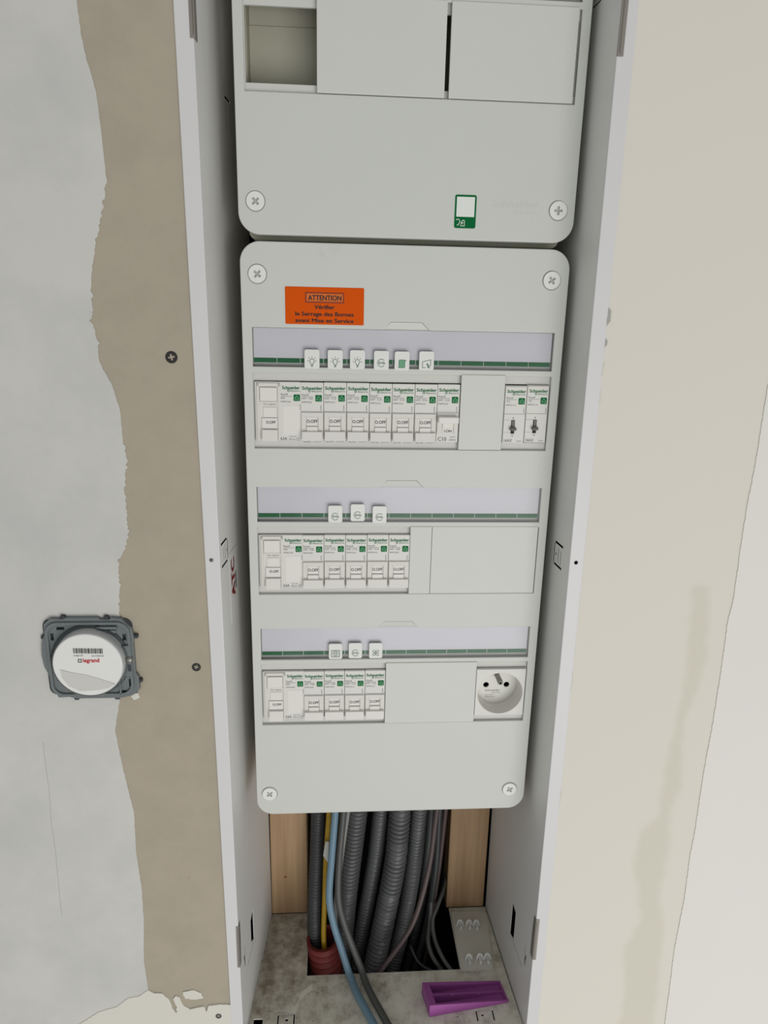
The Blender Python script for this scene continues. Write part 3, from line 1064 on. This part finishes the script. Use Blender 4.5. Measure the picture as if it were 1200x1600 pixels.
for x, z, k, lab in [(-77.7, -77.3, 'bulb', 'light-bulb icon, first of the top window'), (-59.8, -77.4, 'bulb', 'light-bulb icon, second of the top window'), (-42.6, -77.2, 'bulb', 'light-bulb icon, third of the top window'),
                     (-24.0, -77.4, 'plug', 'socket icon in the top window'), (-7.9, -77.6, 'heater', 'green radiator icon'), (11.3, -77.2, 'shutter', 'icon of a hand at a panel'),
                     (-59.4, -201.8, 'plug', 'left socket icon of the middle window'), (-41.0, -200.6, 'plug', 'middle socket icon of the middle window'), (-23.0, -202.2, 'plug', 'right socket icon of the middle window'),
                     (-58.9, -325.9, 'washer', 'washing machine icon'), (-41.6, -325.4, 'plug', 'socket icon of the bottom window'), (-23.9, -325.6, 'fan', 'four-blade fan icon')]:
    icon(x, z, k, lab)


# ------------------------------------------------------------------ modular devices (local frame: x from the left face, z from the row origin)
def brand(g, s, x0, x1):
    g.text('Schneider', x0, x1, -107.9, 2.35, 0.1, 0.03)
    w = x1 - x0
    cx_, cz = x0 + w * 0.36, -108.9
    g.stroke([(cx_ + 0.75, -107.6)] + [(cx_ + 0.75 * math.cos(a), cz + 0.85 * math.sin(a)) for a in [-k * 0.6 + 0.6 for k in range(10)]], 0.42, 0.1)
    g.text('Electric', x0 + w * 0.48, x1 - 0.3, -109.7, 1.15, 0.1, 0.0)


def logo(x):
    sq = MB().plate(rr(x, x + 5.0, -117.0, -112.0, 0.5, 3), [], 0.06, 0.3)
    g = MB()
    g.stroke([(x + 1.1, -116.2), (x + 1.1, -114.4), (x + 2.5, -113.0), (x + 3.9, -114.4), (x + 3.9, -116.2), (x + 2.9, -116.2)], 0.5, -0.02)
    g.stroke([(x + 2.0, -116.2), (x + 2.1, -114.9), (x + 3.1, -115.4)], 0.35, -0.02)
    return sq, g


YF = 0.3          # front plane of the device faces


def front_body(w):
    b = MB().box(0.12, w - 0.12, YF, 62, -148.6, -102.3, 0.5, 2)
    b.box(0.3, w - 0.3, 20, 66, -166, -84)
    return b


def small_print(g, x, l1, l2, l3, code):
    g.text('Resi9', x, x + 5.2, -112.6, 1.35, 0.12, 0.0)
    g.stroke([(x, -113.4), (x + 8.6, -113.4)], 0.22, 0.12)
    g.text(l1, x, x + 3.2, -115.4, 1.25, 0.12, 0)
    if l2:
        g.text(l2, x + 5.0, x + 8.6, -115.4, 1.25, 0.12, 0)
    g.text(code, x, x + 7.6, -118.2, 1.1, 0.12, 0)
    if l3:
        g.text(l3, 0, 4.2, 0, 0.8, 0.12, 0, 0, lambda a, t, b: (x + 15.2 - b, 0.12, -124.0 + a))


def breaker_meshes(rating, on):
    M_ = {}
    b = front_body(18)
    M_['body'] = (b, 'device_plastic', False)
    h = MB()
    if not on:
        h.box(0.5, 17.5, -0.9, YF + 0.5, -129.2, -125.6, 0.25, 1)
        h.box(0.5, 4.2, -0.9, YF + 0.5, -140.2, -128.6, 0.25, 1)
        h.box(13.7, 17.5, -0.9, YF + 0.5, -140.2, -128.6, 0.25, 1)
    else:
        h.box(0.5, 17.5, -0.6, YF + 0.5, -127.8, -124.6, 0.25, 1)
        h.box(0.5, 4.6, -0.9, YF + 0.5, -141.6, -128.6, 0.25, 1)
        h.box(13.9, 17.5, -0.9, YF + 0.5, -141.6, -128.6, 0.25, 1)
    M_['lever_housing'] = (h, 'device_side', False)
    lv = MB()
    if not on:
        lv.box(4.4, 13.5, -0.2, 2, -136.4, -129.3, 0.2, 1)
        lv.box(4.4, 13.5, -1.6, 2, -140.6, -136.6, 0.5, 2)
        lv.hexa([(1.0, -4.8, -147.6), (17.0, -4.8, -147.6), (17.0, -3.6, -140.6), (1.0, -3.6, -140.6), (1.0, 0.2, -147.3), (17.0, 0.2, -147.3), (17.0, 0.2, -140.2), (1.0, 0.2, -140.2)])
    else:
        lv.box(0.8, 17.2, -5.8, 0.2, -132.6, -127.4, 0.9, 3)
        lv.box(4.8, 13.7, -1.2, 2, -137.0, -132.0, 0.3, 1)
        lv.box(4.8, 13.7, -0.3, 2, -141.0, -137.1, 0.15, 1)
    M_['lever'] = (lv, 'handle_plastic', False)
    t = MB()
    if not on:
        t.text('O.OFF', 4.7, 13.3, -133.8, 2.5, -0.26, 0.03)
    else:
        t.text('I.ON', 6.4, 12.4, -140.3, 2.0, -0.4, 0.03)
    M_['lever_lettering'] = (t, 'dark_ink', False)
    g, s = MB(), MB()
    brand(g, s, 1.2, 17.2)
    M_['brand_lettering'] = (g, 'green_ink', False)
    code = {'C20': 'R9PFC620', 'C10': 'R9PFC610', 'C16': 'R9PFC616'}[rating]
    small_print(s, 1.1, 'DM', rating, 'R9PF', code)
    if not on:
        s.text(rating, 1.6, 7.6, -149.3, 2.5, 0.2, 0.02)
        s.text('3000A', 9.8, 16.4, -149.2, 1.3, 0.2, 0.0)
    else:
        s.text(rating, 1.6, 8.6, -147.4, 3.0, 0.2, 0.02)
        s.text('230V~', 11.5, 16.4, -144.8, 1.1, 0.2, 0.0)
        s.text('3000A', 10.6, 16.4, -147.2, 1.3, 0.2, 0.0)
    s.stroke([(0.4, -124.9), (17.6, -124.9)], 0.18, 0.15)
    M_['small_lettering'] = (s, 'grey_ink', False)
    sq, gl = logo(11.6)
    M_['logo_tile'] = (sq, 'green_sticker', False)
    M_['logo_mark'] = (gl, 'green_pale', False)
    return M_


def diff_meshes():
    M_ = {}
    M_['body'] = (front_body(36), 'device_plastic', False)
    h = MB()
    h.box(1.6, 3.6, -0.8, YF + 0.5, -148.5, -103.2, 0.25, 1)
    h.box(17.8, 19.6, -0.8, YF + 0.5, -148.5, -103.2, 0.25, 1)
    h.box(1.6, 19.6, -0.8, YF + 0.5, -106.0, -103.2, 0.25, 1)
    h.box(3.6, 17.8, -0.5, YF + 0.5, -121.6, -117.6, 0.2, 1)
    M_['lever_housing'] = (h, 'device_side', False)
    M_['test_button'] = (MB().box(4.2, 17.3, -1.6, YF + 0.5, -117.2, -106.6, 0.4, 2), 'handle_plastic', False)
    lv = MB()
    lv.box(6.4, 16.8, -0.3, 2, -130.0, -122.0, 0.2, 1)
    lv.box(5.2, 17.4, -1.0, 2, -139.0, -130.4, 0.3, 1)
    lv.hexa([(5.6, -4.6, -148.4), (17.6, -4.6, -148.4), (17.6, -3.0, -139.6), (5.6, -3.0, -139.6), (5.6, 0.2, -148.2), (17.6, 0.2, -148.2), (17.6, 0.2, -139.2), (5.6, 0.2, -139.2)])
    M_['lever'] = (lv, 'handle_plastic', False)
    M_['lever_lettering'] = (MB().text('O.OFF', 8.4, 16.0, -134.8, 2.1, -1.06, 0.03), 'dark_ink', False)
    g, s = MB(), MB()
    brand(g, s, 21.3, 35.2)
    M_['brand_lettering'] = (g, 'green_ink', False)
    small_print(s, 20.4, 'ID', '', 'R9PR', 'R9PRC263')
    s.text('Test régulier', 6.4, 16.8, -120.2, 1.3, -0.56, 0.0)
    s.text('63A', 19.4, 24.8, -148.0, 2.3, 0.2, 0.02)
    s.text('30mA', 26.0, 31.2, -148.0, 1.4, 0.2, 0.0)
    s.text('Type AC', 26.2, 32.0, -145.6, 1.0, 0.2, 0.0)
    s.stroke(rect(32.2, 35.0, -148.0, -146.2), 0.22, 0.2, True)
    s.stroke([(32.9, -147.1), (34.3, -147.1)], 0.3, 0.2)
    M_['small_lettering'] = (s, 'grey_ink', False)
    M_['blank_field'] = (MB().box(21.6, 35.0, 0.1, 0.6, -143.6, -120.6, 0.1, 1), 'handle_plastic', False)
    sq, gl = logo(30.2)
    M_['logo_tile'] = (sq, 'green_sticker', False)
    M_['logo_mark'] = (gl, 'green_pale', False)
    return M_


def toggle_meshes():
    M_ = {}
    M_['body'] = (front_body(18), 'device_plastic', False)
    M_['face_panel'] = (MB().plate(rect(0.5, 17.5, -148.3, -124.9), [rect(6.6, 9.6, -140.6, -129.6)], -0.6, YF + 0.1, 0.15).box(0.5, 17.5, -0.5, YF + 0.2, -124.7, -103, 0.2, 1), 'device_plastic', False)
    M_['toggle_slot'] = (MB().plate(rect(6.4, 9.8, -140.8, -129.4), [], YF - 0.2, YF - 0.1), 'toggle_slot', False)
    tg = MB()
    prof = [(math.sin(math.pi * k / 8), math.cos(math.pi * k / 8)) for k in range(9)]
    tg.lathe([(max(0.001, r_), y_) for r_, y_ in prof], 0, 0, 18)
    tg.v = [(8.1 + p[0] * 3.0, -2.2 + p[1] * 2.6, -136.6 + p[2] * 1.75) for p in tg.v]
    tg.box(7.0, 9.2, -1.2, 0.1, -136.0, -129.8, 0.2, 1)
    M_['toggle'] = (tg, 'toggle_grey', False)
    g, s = MB(), MB()
    brand(g, s, 1.8, 17.0)
    small_print(s, 1.6, 'TL', '', 'R9PC', 'R9PCL116')
    g.v = [(p[0], p[1] - 0.75, p[2]) for p in g.v]
    s.v = [(p[0], p[1] - 0.75, p[2]) for p in s.v]
    s.text('1', 7.7, 8.4, -128.6, 1.3, -0.66, 0.0)
    s.text('0', 7.3, 8.9, -143.0, 1.5, -0.66, 0.0)
    s.text('16AX', 1.6, 8.2, -147.4, 2.3, -0.66, 0.02)
    s.text('250V~', 12.0, 16.6, -147.3, 1.1, -0.66, 0.0)
    s.stroke([(0.6, -129.6), (6.2, -129.6)], 0.16, -0.66)
    s.stroke([(0.6, -139.8), (6.2, -139.8)], 0.16, -0.66)
    M_['brand_lettering'] = (g, 'green_ink', False)
    M_['small_lettering'] = (s, 'grey_ink', False)
    sq, gl = logo(11.4)
    sq.v = [(p[0], p[1] - 0.85, p[2]) for p in sq.v]
    gl.v = [(p[0], p[1] - 0.85, p[2]) for p in gl.v]
    M_['logo_tile'] = (sq, 'green_sticker', False)
    M_['logo_mark'] = (gl, 'green_pale', False)
    return M_


DEV = {}


def device(key, maker):
    if key not in DEV:
        DEV[key] = {n: mb_.mesh(n, mt, None, sm, True) for n, (mb_, mt, sm) in maker().items()}
    return DEV[key]


SUB = {'lever_lettering': 'lever', 'logo_mark': 'logo_tile'}


def place(name, key, maker, x, zr, label, cat, group, dz=0.0, dy=0.0):
    o = thing(name, label, cat, (x, dy, zr + dz), group)
    made = {}
    meshes = device(key, maker)
    for n, me in meshes.items():
        if n in SUB:
            continue
        made[n] = link(n, me, o)
        if n == 'small_lettering':
            made[n]['kind'] = 'stuff'
    for n, p in SUB.items():
        if n in meshes:
            link(n, meshes[n], made[p])
    return o


def mx(n):
    return -117 + 18.0 * n


ROWS = [(0.0, 'top', ['C20', 'C10', 'C10', 'C16', 'C10', 'C16', 'C10']), (-125.0, 'middle', ['C20', 'C16', 'C16', 'C16', 'C20']), (-250.0, 'bottom', ['C20', 'C20', 'C16', 'C16'])]
ORD = ['first', 'second', 'third', 'fourth', 'fifth', 'sixth', 'seventh']
for zr, rn, ratings in ROWS:
    place('residual_current_switch', 'diff', diff_meshes, mx(0) + 0.4, zr, 'wide white residual current switch with test button in the %s row' % rn, 'safety switch', 'residual current switches', dy=0.2)
    for i, r in enumerate(ratings):
        on = rn == 'top' and i == 6
        if on:
            lab = 'white breaker with its lever up reading ON, beside the blank plate'
        else:
            lab = 'white breaker switched off, %s breaker from the left in the %s row' % (ORD[i], rn)
        place('circuit_breaker', (r, on), lambda r=r, on=on: breaker_meshes(r, on), mx(2 + i), zr, lab, 'circuit breaker', 'circuit breakers', dz=random.uniform(-0.35, 0.25), dy=random.uniform(-0.1, 0.25))
place('toggle_relay', 'toggle', toggle_meshes, mx(11) - 0.1, 0.0, 'white module with grey toggle next to the blank plate', 'relay switch', 'toggle modules', dz=-0.3, dy=0.3)
place('toggle_relay', 'toggle', toggle_meshes, mx(12) - 0.3, 0.0, 'white module with grey toggle at the right end of the top row', 'relay switch', 'toggle modules', dz=0.3)
blank(lower, mx(9) + 0.2, mx(11) - 0.4, 0.0, 'narrow blank plate of the top row')
blank(lower, mx(7) - 0.3, mx(8), -125.0, 'one-module blank strip of the middle row', proud=0.8)
blank(lower, mx(8), mx(13) + 0.1, -125.0, 'wide blank plate of the middle row', proud=0.5)
blank(lower, mx(6), mx(10.5), -250.0, 'blank plate of the bottom row')

# power socket, two and a half modules wide
so = thing('power_socket', 'round white power socket with earth pin in the bottom row', 'socket', (94.5, 10, -400))
CX, CZ = 94.6, -376.2
sb = MB().plate(rect(72.3, 116.8, -398.4, -352.2), [circ(CX, CZ, 20.3, 48)], -0.6, 4.0, 0.4)
sb.plate(rect(72.5, 116.6, -398.2, -352.4), [circ(CX, CZ, 21, 40)], 4.0, 30)
sb.build('face_plate', 'device_plastic', so)
MB().lathe([(20.3, -0.2), (20.0, 0.6), (19.6, 7.0), (19.3, 9.5), (19.0, 9.6), (18.8, 15.2)], CX, CZ, 56).build('socket_well', 'device_side', so, True)
MB().plate(circ(CX, CZ, 19.2, 48), [circ(CX - 9.5, CZ, 2.7, 18), circ(CX + 9.5, CZ, 2.7, 18)], 15.0, 16.5).build('well_floor', 'device_plastic', so)
for s_ in (-1, 1):
    MB().lathe([(2.75, 16.2), (2.8, 25.0), (0.01, 25.1)], CX + s_ * 9.5, CZ, 18).build('contact_hole', 'dark_void', so)
pin = MB().lathe([(2.4, 15.1), (2.4, 1.2), (2.0, 0.2), (1.1, 0.1)], CX, CZ + 10, 18).build('earth_pin', 'pin_metal', so, True)
MB().lathe([(1.12, 0.12), (1.1, 3.0), (0.01, 3.1)], CX, CZ + 10, 12).build('pin_bore', 'dark_void', pin)
mb = MB()
mb.text('Schneider', 84.5, 98.5, -382.6, 1.7, 14.9, 0.01)
mb.text('Electric', 91, 98.4, -384.6, 1.0, 14.9)
mb.text('16A 250V~', 84.7, 93, -387.0, 1.1, 14.9)
mb.text('R9PXSOC', 84.7, 94, -389.2, 1.1, 14.9)
mb.build('lettering', 'grey_ink', so)

# ------------------------------------------------------------------ switch mechanism on the left wall
SITE = True
sw = thing('switch_mechanism', 'grey flush wall mechanism under a round white protective cap', 'wall switch', (-239, -60, -342))
x0, x1, z0, z1 = -273.0, -203.6, -338.0, -271.0
ang = math.radians(-2.0)
outline = [(x0 + 9, z0 + 1), (x0 + 17, z0 + 1.5), (x0 + 22, z0), (x1 - 14, z0), (x1 - 5, z0 + 2), (x1 + 0.5, z0 + 7), (x1 + 0.5, z0 + 18), (x1 - 1.5, z0 + 21), (x1 - 1.5, z0 + 46), (x1 - 0.5, z0 + 50),
           (x1 - 2, z1 - 9), (x1 - 9, z1 - 1), (x1 - 16, z1), (x1 - 18, z1 - 1.5), (x1 - 24, z1 - 1.5), (x1 - 26, z1), (x0 + 20, z1), (x0 + 18, z1 - 1), (x0 + 9, z1 - 0.5), (x0 + 4, z1 - 5), (x0 + 3.5, z1 - 14),
           (x0 + 1, z1 - 20), (x0, z1 - 30), (x0 + 1, z1 - 40), (x0 + 5, z0 + 17), (x0 + 6.5, z0 + 8)]
hl = [rect(x0 + 13, x0 + 18.5, z1 - 9.5, z1 - 7.4), rect(x0 + 8, x0 + 10.2, z1 - 18, z1 - 12.5), rect(x1 - 9, x1 - 6.6, z1 - 18.5, z1 - 13.5), rect(x1 - 7, x1 - 4.8, z0 + 10, z0 + 16), rect(x1 - 15, x1 - 9.5, z0 + 4.4, z0 + 6.4)]
mb = MB().plate(outline, hl, -64.2, -60, 0.7)
mb.build('support_frame', 'grey_shell', sw)
MB().plate(rr(x0 + 2, x1 - 2, z0 + 2, z1 - 2, 6), [], -61.0, -60).build('frame_backing', 'grey_shell_dark', sw)
mb = MB()
mb.plate(rr(x0 + 5, x1 - 3, z0 + 3, z1 - 3, 9), [rr(x0 + 7, x1 - 5, z0 + 5, z1 - 5, 8)], -66.0, -64, 0.3)
mb.box(x1 - 27, x1 - 12, -66.6, -64, z1 - 8.5, z1 - 6.4, 0.3, 1)
mb.box(x1 - 24, x1 - 13, -65.6, -64, z1 - 12, z1 - 9.6, 0.3, 1)
mb.box(x1 - 12, x1 - 3.4, -66.5, -64, z0 + 19.5, z0 + 45, 0.5, 1)
mb.box(x1 - 14, x1 - 12.6, -66, -64, z0 + 4, z0 + 20, 0.2, 1)
mb.build('frame_ridges', 'grey_shell', sw)
MB().lathe([(0.1, -68), (1.8, -67.8), (2.6, -66.8), (2.6, -66)], x1 - 4.6, z0 + 33.5, 16).build('claw_screw', 'pin_metal', sw, True)
MB().box(x1 - 6, x1 - 3.6, -66.8, -66.4, z0 + 24, z0 + 29.5, 0.1, 1).build('claw_slot', 'grey_shell_dark', sw)
for k, (bx, bz) in enumerate([(x0 + 18, z1), (x1 - 20, z1 - 0.5), (x1 + 0.3, z1 - 16), (x1 + 1, z0 + 14), (x1 - 17, z0 - 0.3), (x0 + 22, z0 - 0.2), (x0 + 2.5, z1 - 16)]):
    MB().box(bx - 1.8, bx + 1.8, -63.6, -60.1, bz - 1.4, bz + 1.4, 0.5, 1).build('clip_tab', 'grey_shell_dark', sw)
cxx, czz = -236.6, -304.9
film = MB().lathe([(29.0, -64.5), (28.8, -66.0), (27.4, -67.0), (26.6, -69.5), (25.9, -73.2), (24.9, -73.7)], cxx, czz, 48).build('clear_rim', 'clear_film', sw, True, label='clear plastic rim of the cap')
cap = MB().lathe([(26.0, -64.6), (25.9, -66.5), (25.5, -72.4), (25.0, -73.2), (24.4, -73.5), (0.01, -73.7)], cxx, czz, 56).build('protective_cap', 'cap_white', sw, label='round white protective cap')
# folded film over the lower half
MB().plate([(-256.6, -308), (-248.6, -310.5), (-238.6, -312.5), (-228.6, -316), (-217.6, -320.5), (-222.6, -323.6), (-232.6, -325.5), (-243.6, -326), (-251.6, -321.5), (-255.6, -315)], [], -73.95, -73.75, 0.03).build('film_fold', 'cap_fold', cap)
mb = MB()
bars = [0.6, 0.5, 1.0, 0.5, 0.8, 1.1, 0.5, 0.9, 0.6, 1.2, 0.5, 0.8, 0.7, 1.0, 0.6, 0.5, 1.1, 0.7]
px = -245.6
for i, w in enumerate(bars):
    mb.plate([(px, -290.8 - i * 0.03), (px, -294.8 - i * 0.03), (px + w * 0.85, -294.8 - i * 0.03), (px + w * 0.85, -290.8 - i * 0.03)][::-1], [], -73.98, -73.9)
    px += w * 0.85 + 0.55
mb.text('0 665 67', -245.6, -239, -297.3, 1.2, -73.95)
mb.text('3245066', -233, -224, -297.6, 0.9, -73.95)
mb.stroke([(-242.8, -302.0), (-240.6, -302.1), (-240.5, -299.9), (-242.7, -299.8)], 0.5, -73.95, True)
mb.build('barcode', 'dark_ink', cap)
MB().text('legrand', -239.4, -227.6, -302.2, 3.0, -73.98, 0.03).build('red_lettering', 'red_ink', cap)
MB().plate(rough_line([(-211, -337.5), (-205.5, -335), (-204, -339.5), (-208.5, -341.5), (-211, -337.5)], 0.5, 1), [], YW - 1.5, YW, 0.0).build('plaster_crumb', 'filler_cream', wl)


# ------------------------------------------------------------------ conduits and cables under the board
def conduit(pts, r, pitch, depth, material, label, n=16, group='corrugated conduits in the recess'):
    path = smooth_path(pts, pitch / 5.0)
    o = MB().tube(path, lambda s: r - depth * (0.5 - 0.5 * math.cos(2 * math.pi * s / pitch)) ** 1.3, n, True).build('corrugated_conduit', material, None, True)
    tag(o, label, 'conduit', group)
    return o


def ext(pts, up=60.0, dn=0.0):
    a, b = Vector(pts[0]), Vector(pts[1])
    c, d = Vector(pts[-1]), Vector(pts[-2])
    out = [tuple(a + (a - b).normalized() * up)] + pts
    if dn:
        out.append(tuple(c + (c - d).normalized() * dn))
    return out


conduit(ext([(-70.5, 70, -555), (-72, 62, -601), (-74, 52, -645), (-74.5, 46, -675), (-73, 42, -712), (-70, 40, -760)]), 7.7, 3.4, 1.7, 'conduit_dark', 'narrow dark conduit entering the red sleeve')
conduit(ext([(-30.3, 76, -562.7), (-35.3, 73, -612), (-40, 69, -658.6), (-42.5, 66, -690.4), (-46, 62, -739), (-50, 60, -800)]), 11.8, 4.7, 3.0, 'conduit_grey', 'thick grey conduit just right of the blue cable')
conduit(ext([(-4.4, 82, -566.8), (-8.6, 80, -617.1), (-15, 77, -664.7), (-21.6, 74, -705.3), (-29, 70, -755.2), (-34, 68, -800)]), 9.0, 3.7, 2.1, 'conduit_grey', 'medium grey conduit left of the front thick one')
conduit(ext([(14.8, 68, -562.5), (11.5, 62, -609.9), (4.5, 56, -654.3), (-2.0, 52, -691.8), (-10.6, 47, -737.6), (-22, 44, -800)]), 11.9, 4.9, 3.2, 'conduit_grey', 'thick ribbed grey conduit in the middle foreground')
conduit(ext([(35.8, 74, -566.4), (32.8, 71, -615.8), (27.6, 68, -662.4), (21.6, 65, -701.9), (11.5, 61, -750.3), (0, 58, -800)]), 9.3, 3.8, 2.2, 'conduit_grey', 'medium grey conduit right of the front thick one')
conduit(ext([(49.6, 82, -570.1), (48.4, 80, -621.5), (44.2, 77, -670.2), (38.3, 75, -711.7), (30, 72, -762.8), (24, 70, -800)]), 5.6, 2.8, 1.1, 'conduit_dark', 'thin dark conduit near the right batten')
sleeve_path = smooth_path([(-65.4, 38, -684.0), (-65.0, 38, -690), (-63.8, 38, -705), (-61.8, 38, -725), (-60, 38, -750), (-56, 40, -790)], 0.9)
sl = MB().tube(sleeve_path, lambda s: 17.2 - 2.6 * (0.5 - 0.5 * math.cos(2 * math.pi * s / 7.6)) ** 1.4, 36, False)
sl.tube(sleeve_path, 14.0, 36, False)
nv = len(sleeve_path) * 36
sl.f += [(k, (k + 1) % 36, nv + (k + 1) % 36, nv + k) for k in range(36)]
sleeve = sl.build('corrugated_sleeve', 'conduit_red', None, True)
tag(sleeve, 'red ribbed sleeve at the left of the cable opening', 'conduit', 'corrugated conduits in the recess')


def cable(name, pts, r, material, label, up=60.0, dn=0.0, group='loose cables in the recess', squash=None):
    path = smooth_path(ext(pts, up, dn) if up else pts, 3.0)
    o = MB().tube(path, r, 12, True).build(name, material, None, True)
    tag(o, label, 'cable', group)
    return o


cable('cable', [(-53.3, 42, -541), (-56.4, 34, -581.9), (-58.6, 26, -619.7), (-54.5, 19.5, -645.3), (-46.5, 12.5, -671), (-39.9, 5.5, -690.0), (-36, -4, -694.0), (-30.9, -19.1, -694.0), (-18.4, -46.1, -694.2), (-14.5, -55, -694.2), (-11, -63, -697), (-8.5, -67.5, -712), (-8, -68, -760), (-9, -68, -840)], 3.6, 'cable_blue', 'light blue cable running out over the base', 50)
cable('cable', [(-45.2, 48, -546.1), (-48.6, 38, -586), (-49.4, 28.5, -622.8), (-43.5, 20.5, -647.6), (-34, 12.5, -672.5), (-26.2, 5.5, -690.4), (-22.5, -5, -694.3), (-17.1, -19.8, -694.3), (-5.1, -46.8, -694.3), (-1.2, -55, -694.3), (2, -63, -697), (4, -67.5, -712), (4.5, -68, -760), (3, -68, -860)], 3.4, 'cable_grey', 'grey cable running beside the blue one', 50)
cable('cable', [(-40.4, 57, -549.4), (-43.8, 54, -575.8), (-47.4, 51, -606.6), (-51.5, 49, -646), (-52, 48, -700), (-50, 48, -790)], 2.4, 'cable_pale', 'thin pale grey cable behind the grey one', 50)
yl = thing('yellow_cable', 'yellow cable with a white tape flag going into the red sleeve', 'cable', (-64, 52, -698), 'loose cables in the recess')
MB().tube(smooth_path([(-56.6, 64, -500), (-59.4, 58, -548.9), (-62.2, 52, -596.2), (-63.6, 46, -641), (-64.6, 36, -679.1), (-63, 31, -700), (-61, 31, -780)], 3.0), 2.7, 12).build('sheath', 'cable_yellow', yl, True)
MB().plate([(-65, -589), (-60.2, -598), (-59.2, -572), (-62.6, -572)], [], 48.2, 49.2, 0.0).build('tape_flag', 'tape_white', yl)
cable('cable', [(52.0, 60, -558.8), (46.6, 49, -599.7), (37.6, 38.5, -637), (26.5, 29, -664.5), (8.3, 20, -688.4), (-5.1, 14.5, -704), (-18, 12, -725)], 2.7, 'cable_brown', 'brown cable crossing in front of the conduits', 50)
cable('cable', [(64.9, 78, -569), (61.5, 74.5, -619.7), (58.5, 72.4, -651.6), (55.3, 70.3, -684), (50, 68, -740), (44, 66, -790)], 2.6, 'cable_brown', 'brown cable hanging next to the right batten', 50)
cable('cable', [(58.0, 74, -570.4), (56.3, 68, -620.8), (51.5, 63, -668.4), (45.6, 60, -708.9), (35, 57, -758.4), (28, 55, -800)], 3.6, 'cable_black', 'black cable left of the brown hanging one', 50)
cable('cable', [(92, 122, -600), (86, 120, -650), (76, 104, -662), (66, 74, -664), (57.8, 60, -672.8), (52.6, 52, -681), (54, 40, -694), (61.7, 27, -706), (72, 18, -716), (84, 10, -730)], 2.2, 'cable_grey', 'grey cable looping in the right of the opening', 0)
cable('cable', [(60, 88, -520), (54.5, 84, -600), (52.5, 66, -655), (50, 54, -684), (47.5, 44, -700), (52, 33, -711), (64, 22, -722), (76, 14, -735)], 2.4, 'cable_grey', 'dark cable under the looped grey one', 0)
cable('cable', [(28, 42, -703), (36.5, 29, -712.5), (54, 17, -713.5), (70, 12, -714), (84, 8, -716)], 1.5, 'cable_black', 'thin black wire along the front of the opening', 0)

# ------------------------------------------------------------------ purple shim on the base
wd = thing('plastic_shim', 'purple plastic wedge shim lying on the base panel', 'shim', (76, -28, ZFL + 0.3))
zb = ZFL + 0.35
A = Vector((37.6, -43.6))          # front left corner on the base
B = Vector((117.2, -32.4))         # front right
D = Vector((33.0, -19.0))          # back left
Cc = Vector((113.4, -10.8))        # back right
hl_, hr_ = 14.4, 2.6


def wpt(s, t, z):
    """s along the length, t across the width, z between the base (0) and the sloping top (1)"""
    p = (A.lerp(B, s)).lerp(D.lerp(Cc, s), t)
    return (p.x, p.y, zb + (hl_ + (hr_ - hl_) * s) * z)


def wbox(mb, s0, s1, t0, t1, zl, zh):
    mb.hexa([wpt(s0, t0, zl), wpt(s1, t0, zl), wpt(s1, t1, zl), wpt(s0, t1, zl), wpt(s0, t0, zh), wpt(s1, t0, zh), wpt(s1, t1, zh), wpt(s0, t1, zh)])


mb = MB()
wbox(mb, 0.0, 1.0, 0.0, 0.07, 0.0, 1.0)
mb.build('side_web', 'purple_plastic', wd)
mb = MB()
wbox(mb, 0.0, 1.0, 0.93, 1.0, 0.0, 1.0)
mb.build('side_web', 'purple_plastic', wd)
mb = MB()
wbox(mb, 0.0, 0.08, 0.07, 0.93, 0.0, 1.0)
mb.build('thick_end', 'purple_plastic', wd)
mb = MB()
wbox(mb, 0.975, 1.0, 0.07, 0.93, 0.0, 0.9)
mb.build('thin_end', 'purple_plastic', wd)
mb = MB()
wbox(mb, 0.08, 0.975, 0.46, 0.53, 0.0, 0.9)
mb.build('middle_rib', 'purple_plastic', wd)
mb = MB()
wbox(mb, 0.08, 0.975, 0.07, 0.93, 0.0, 0.1)
mb.build('bottom_web', 'purple_plastic', wd)
for s_ in (0.33, 0.66):
    mb = MB()
    p = wpt(s_, 0.485, 0.85)
    mb.box(p[0] - 1.2, p[0] + 1.2, p[1] - 1.2, p[1] + 1.2, p[2] - 3, p[2] + 0.4, 0.4, 1)
    mb.build('stud', 'purple_plastic', wd)
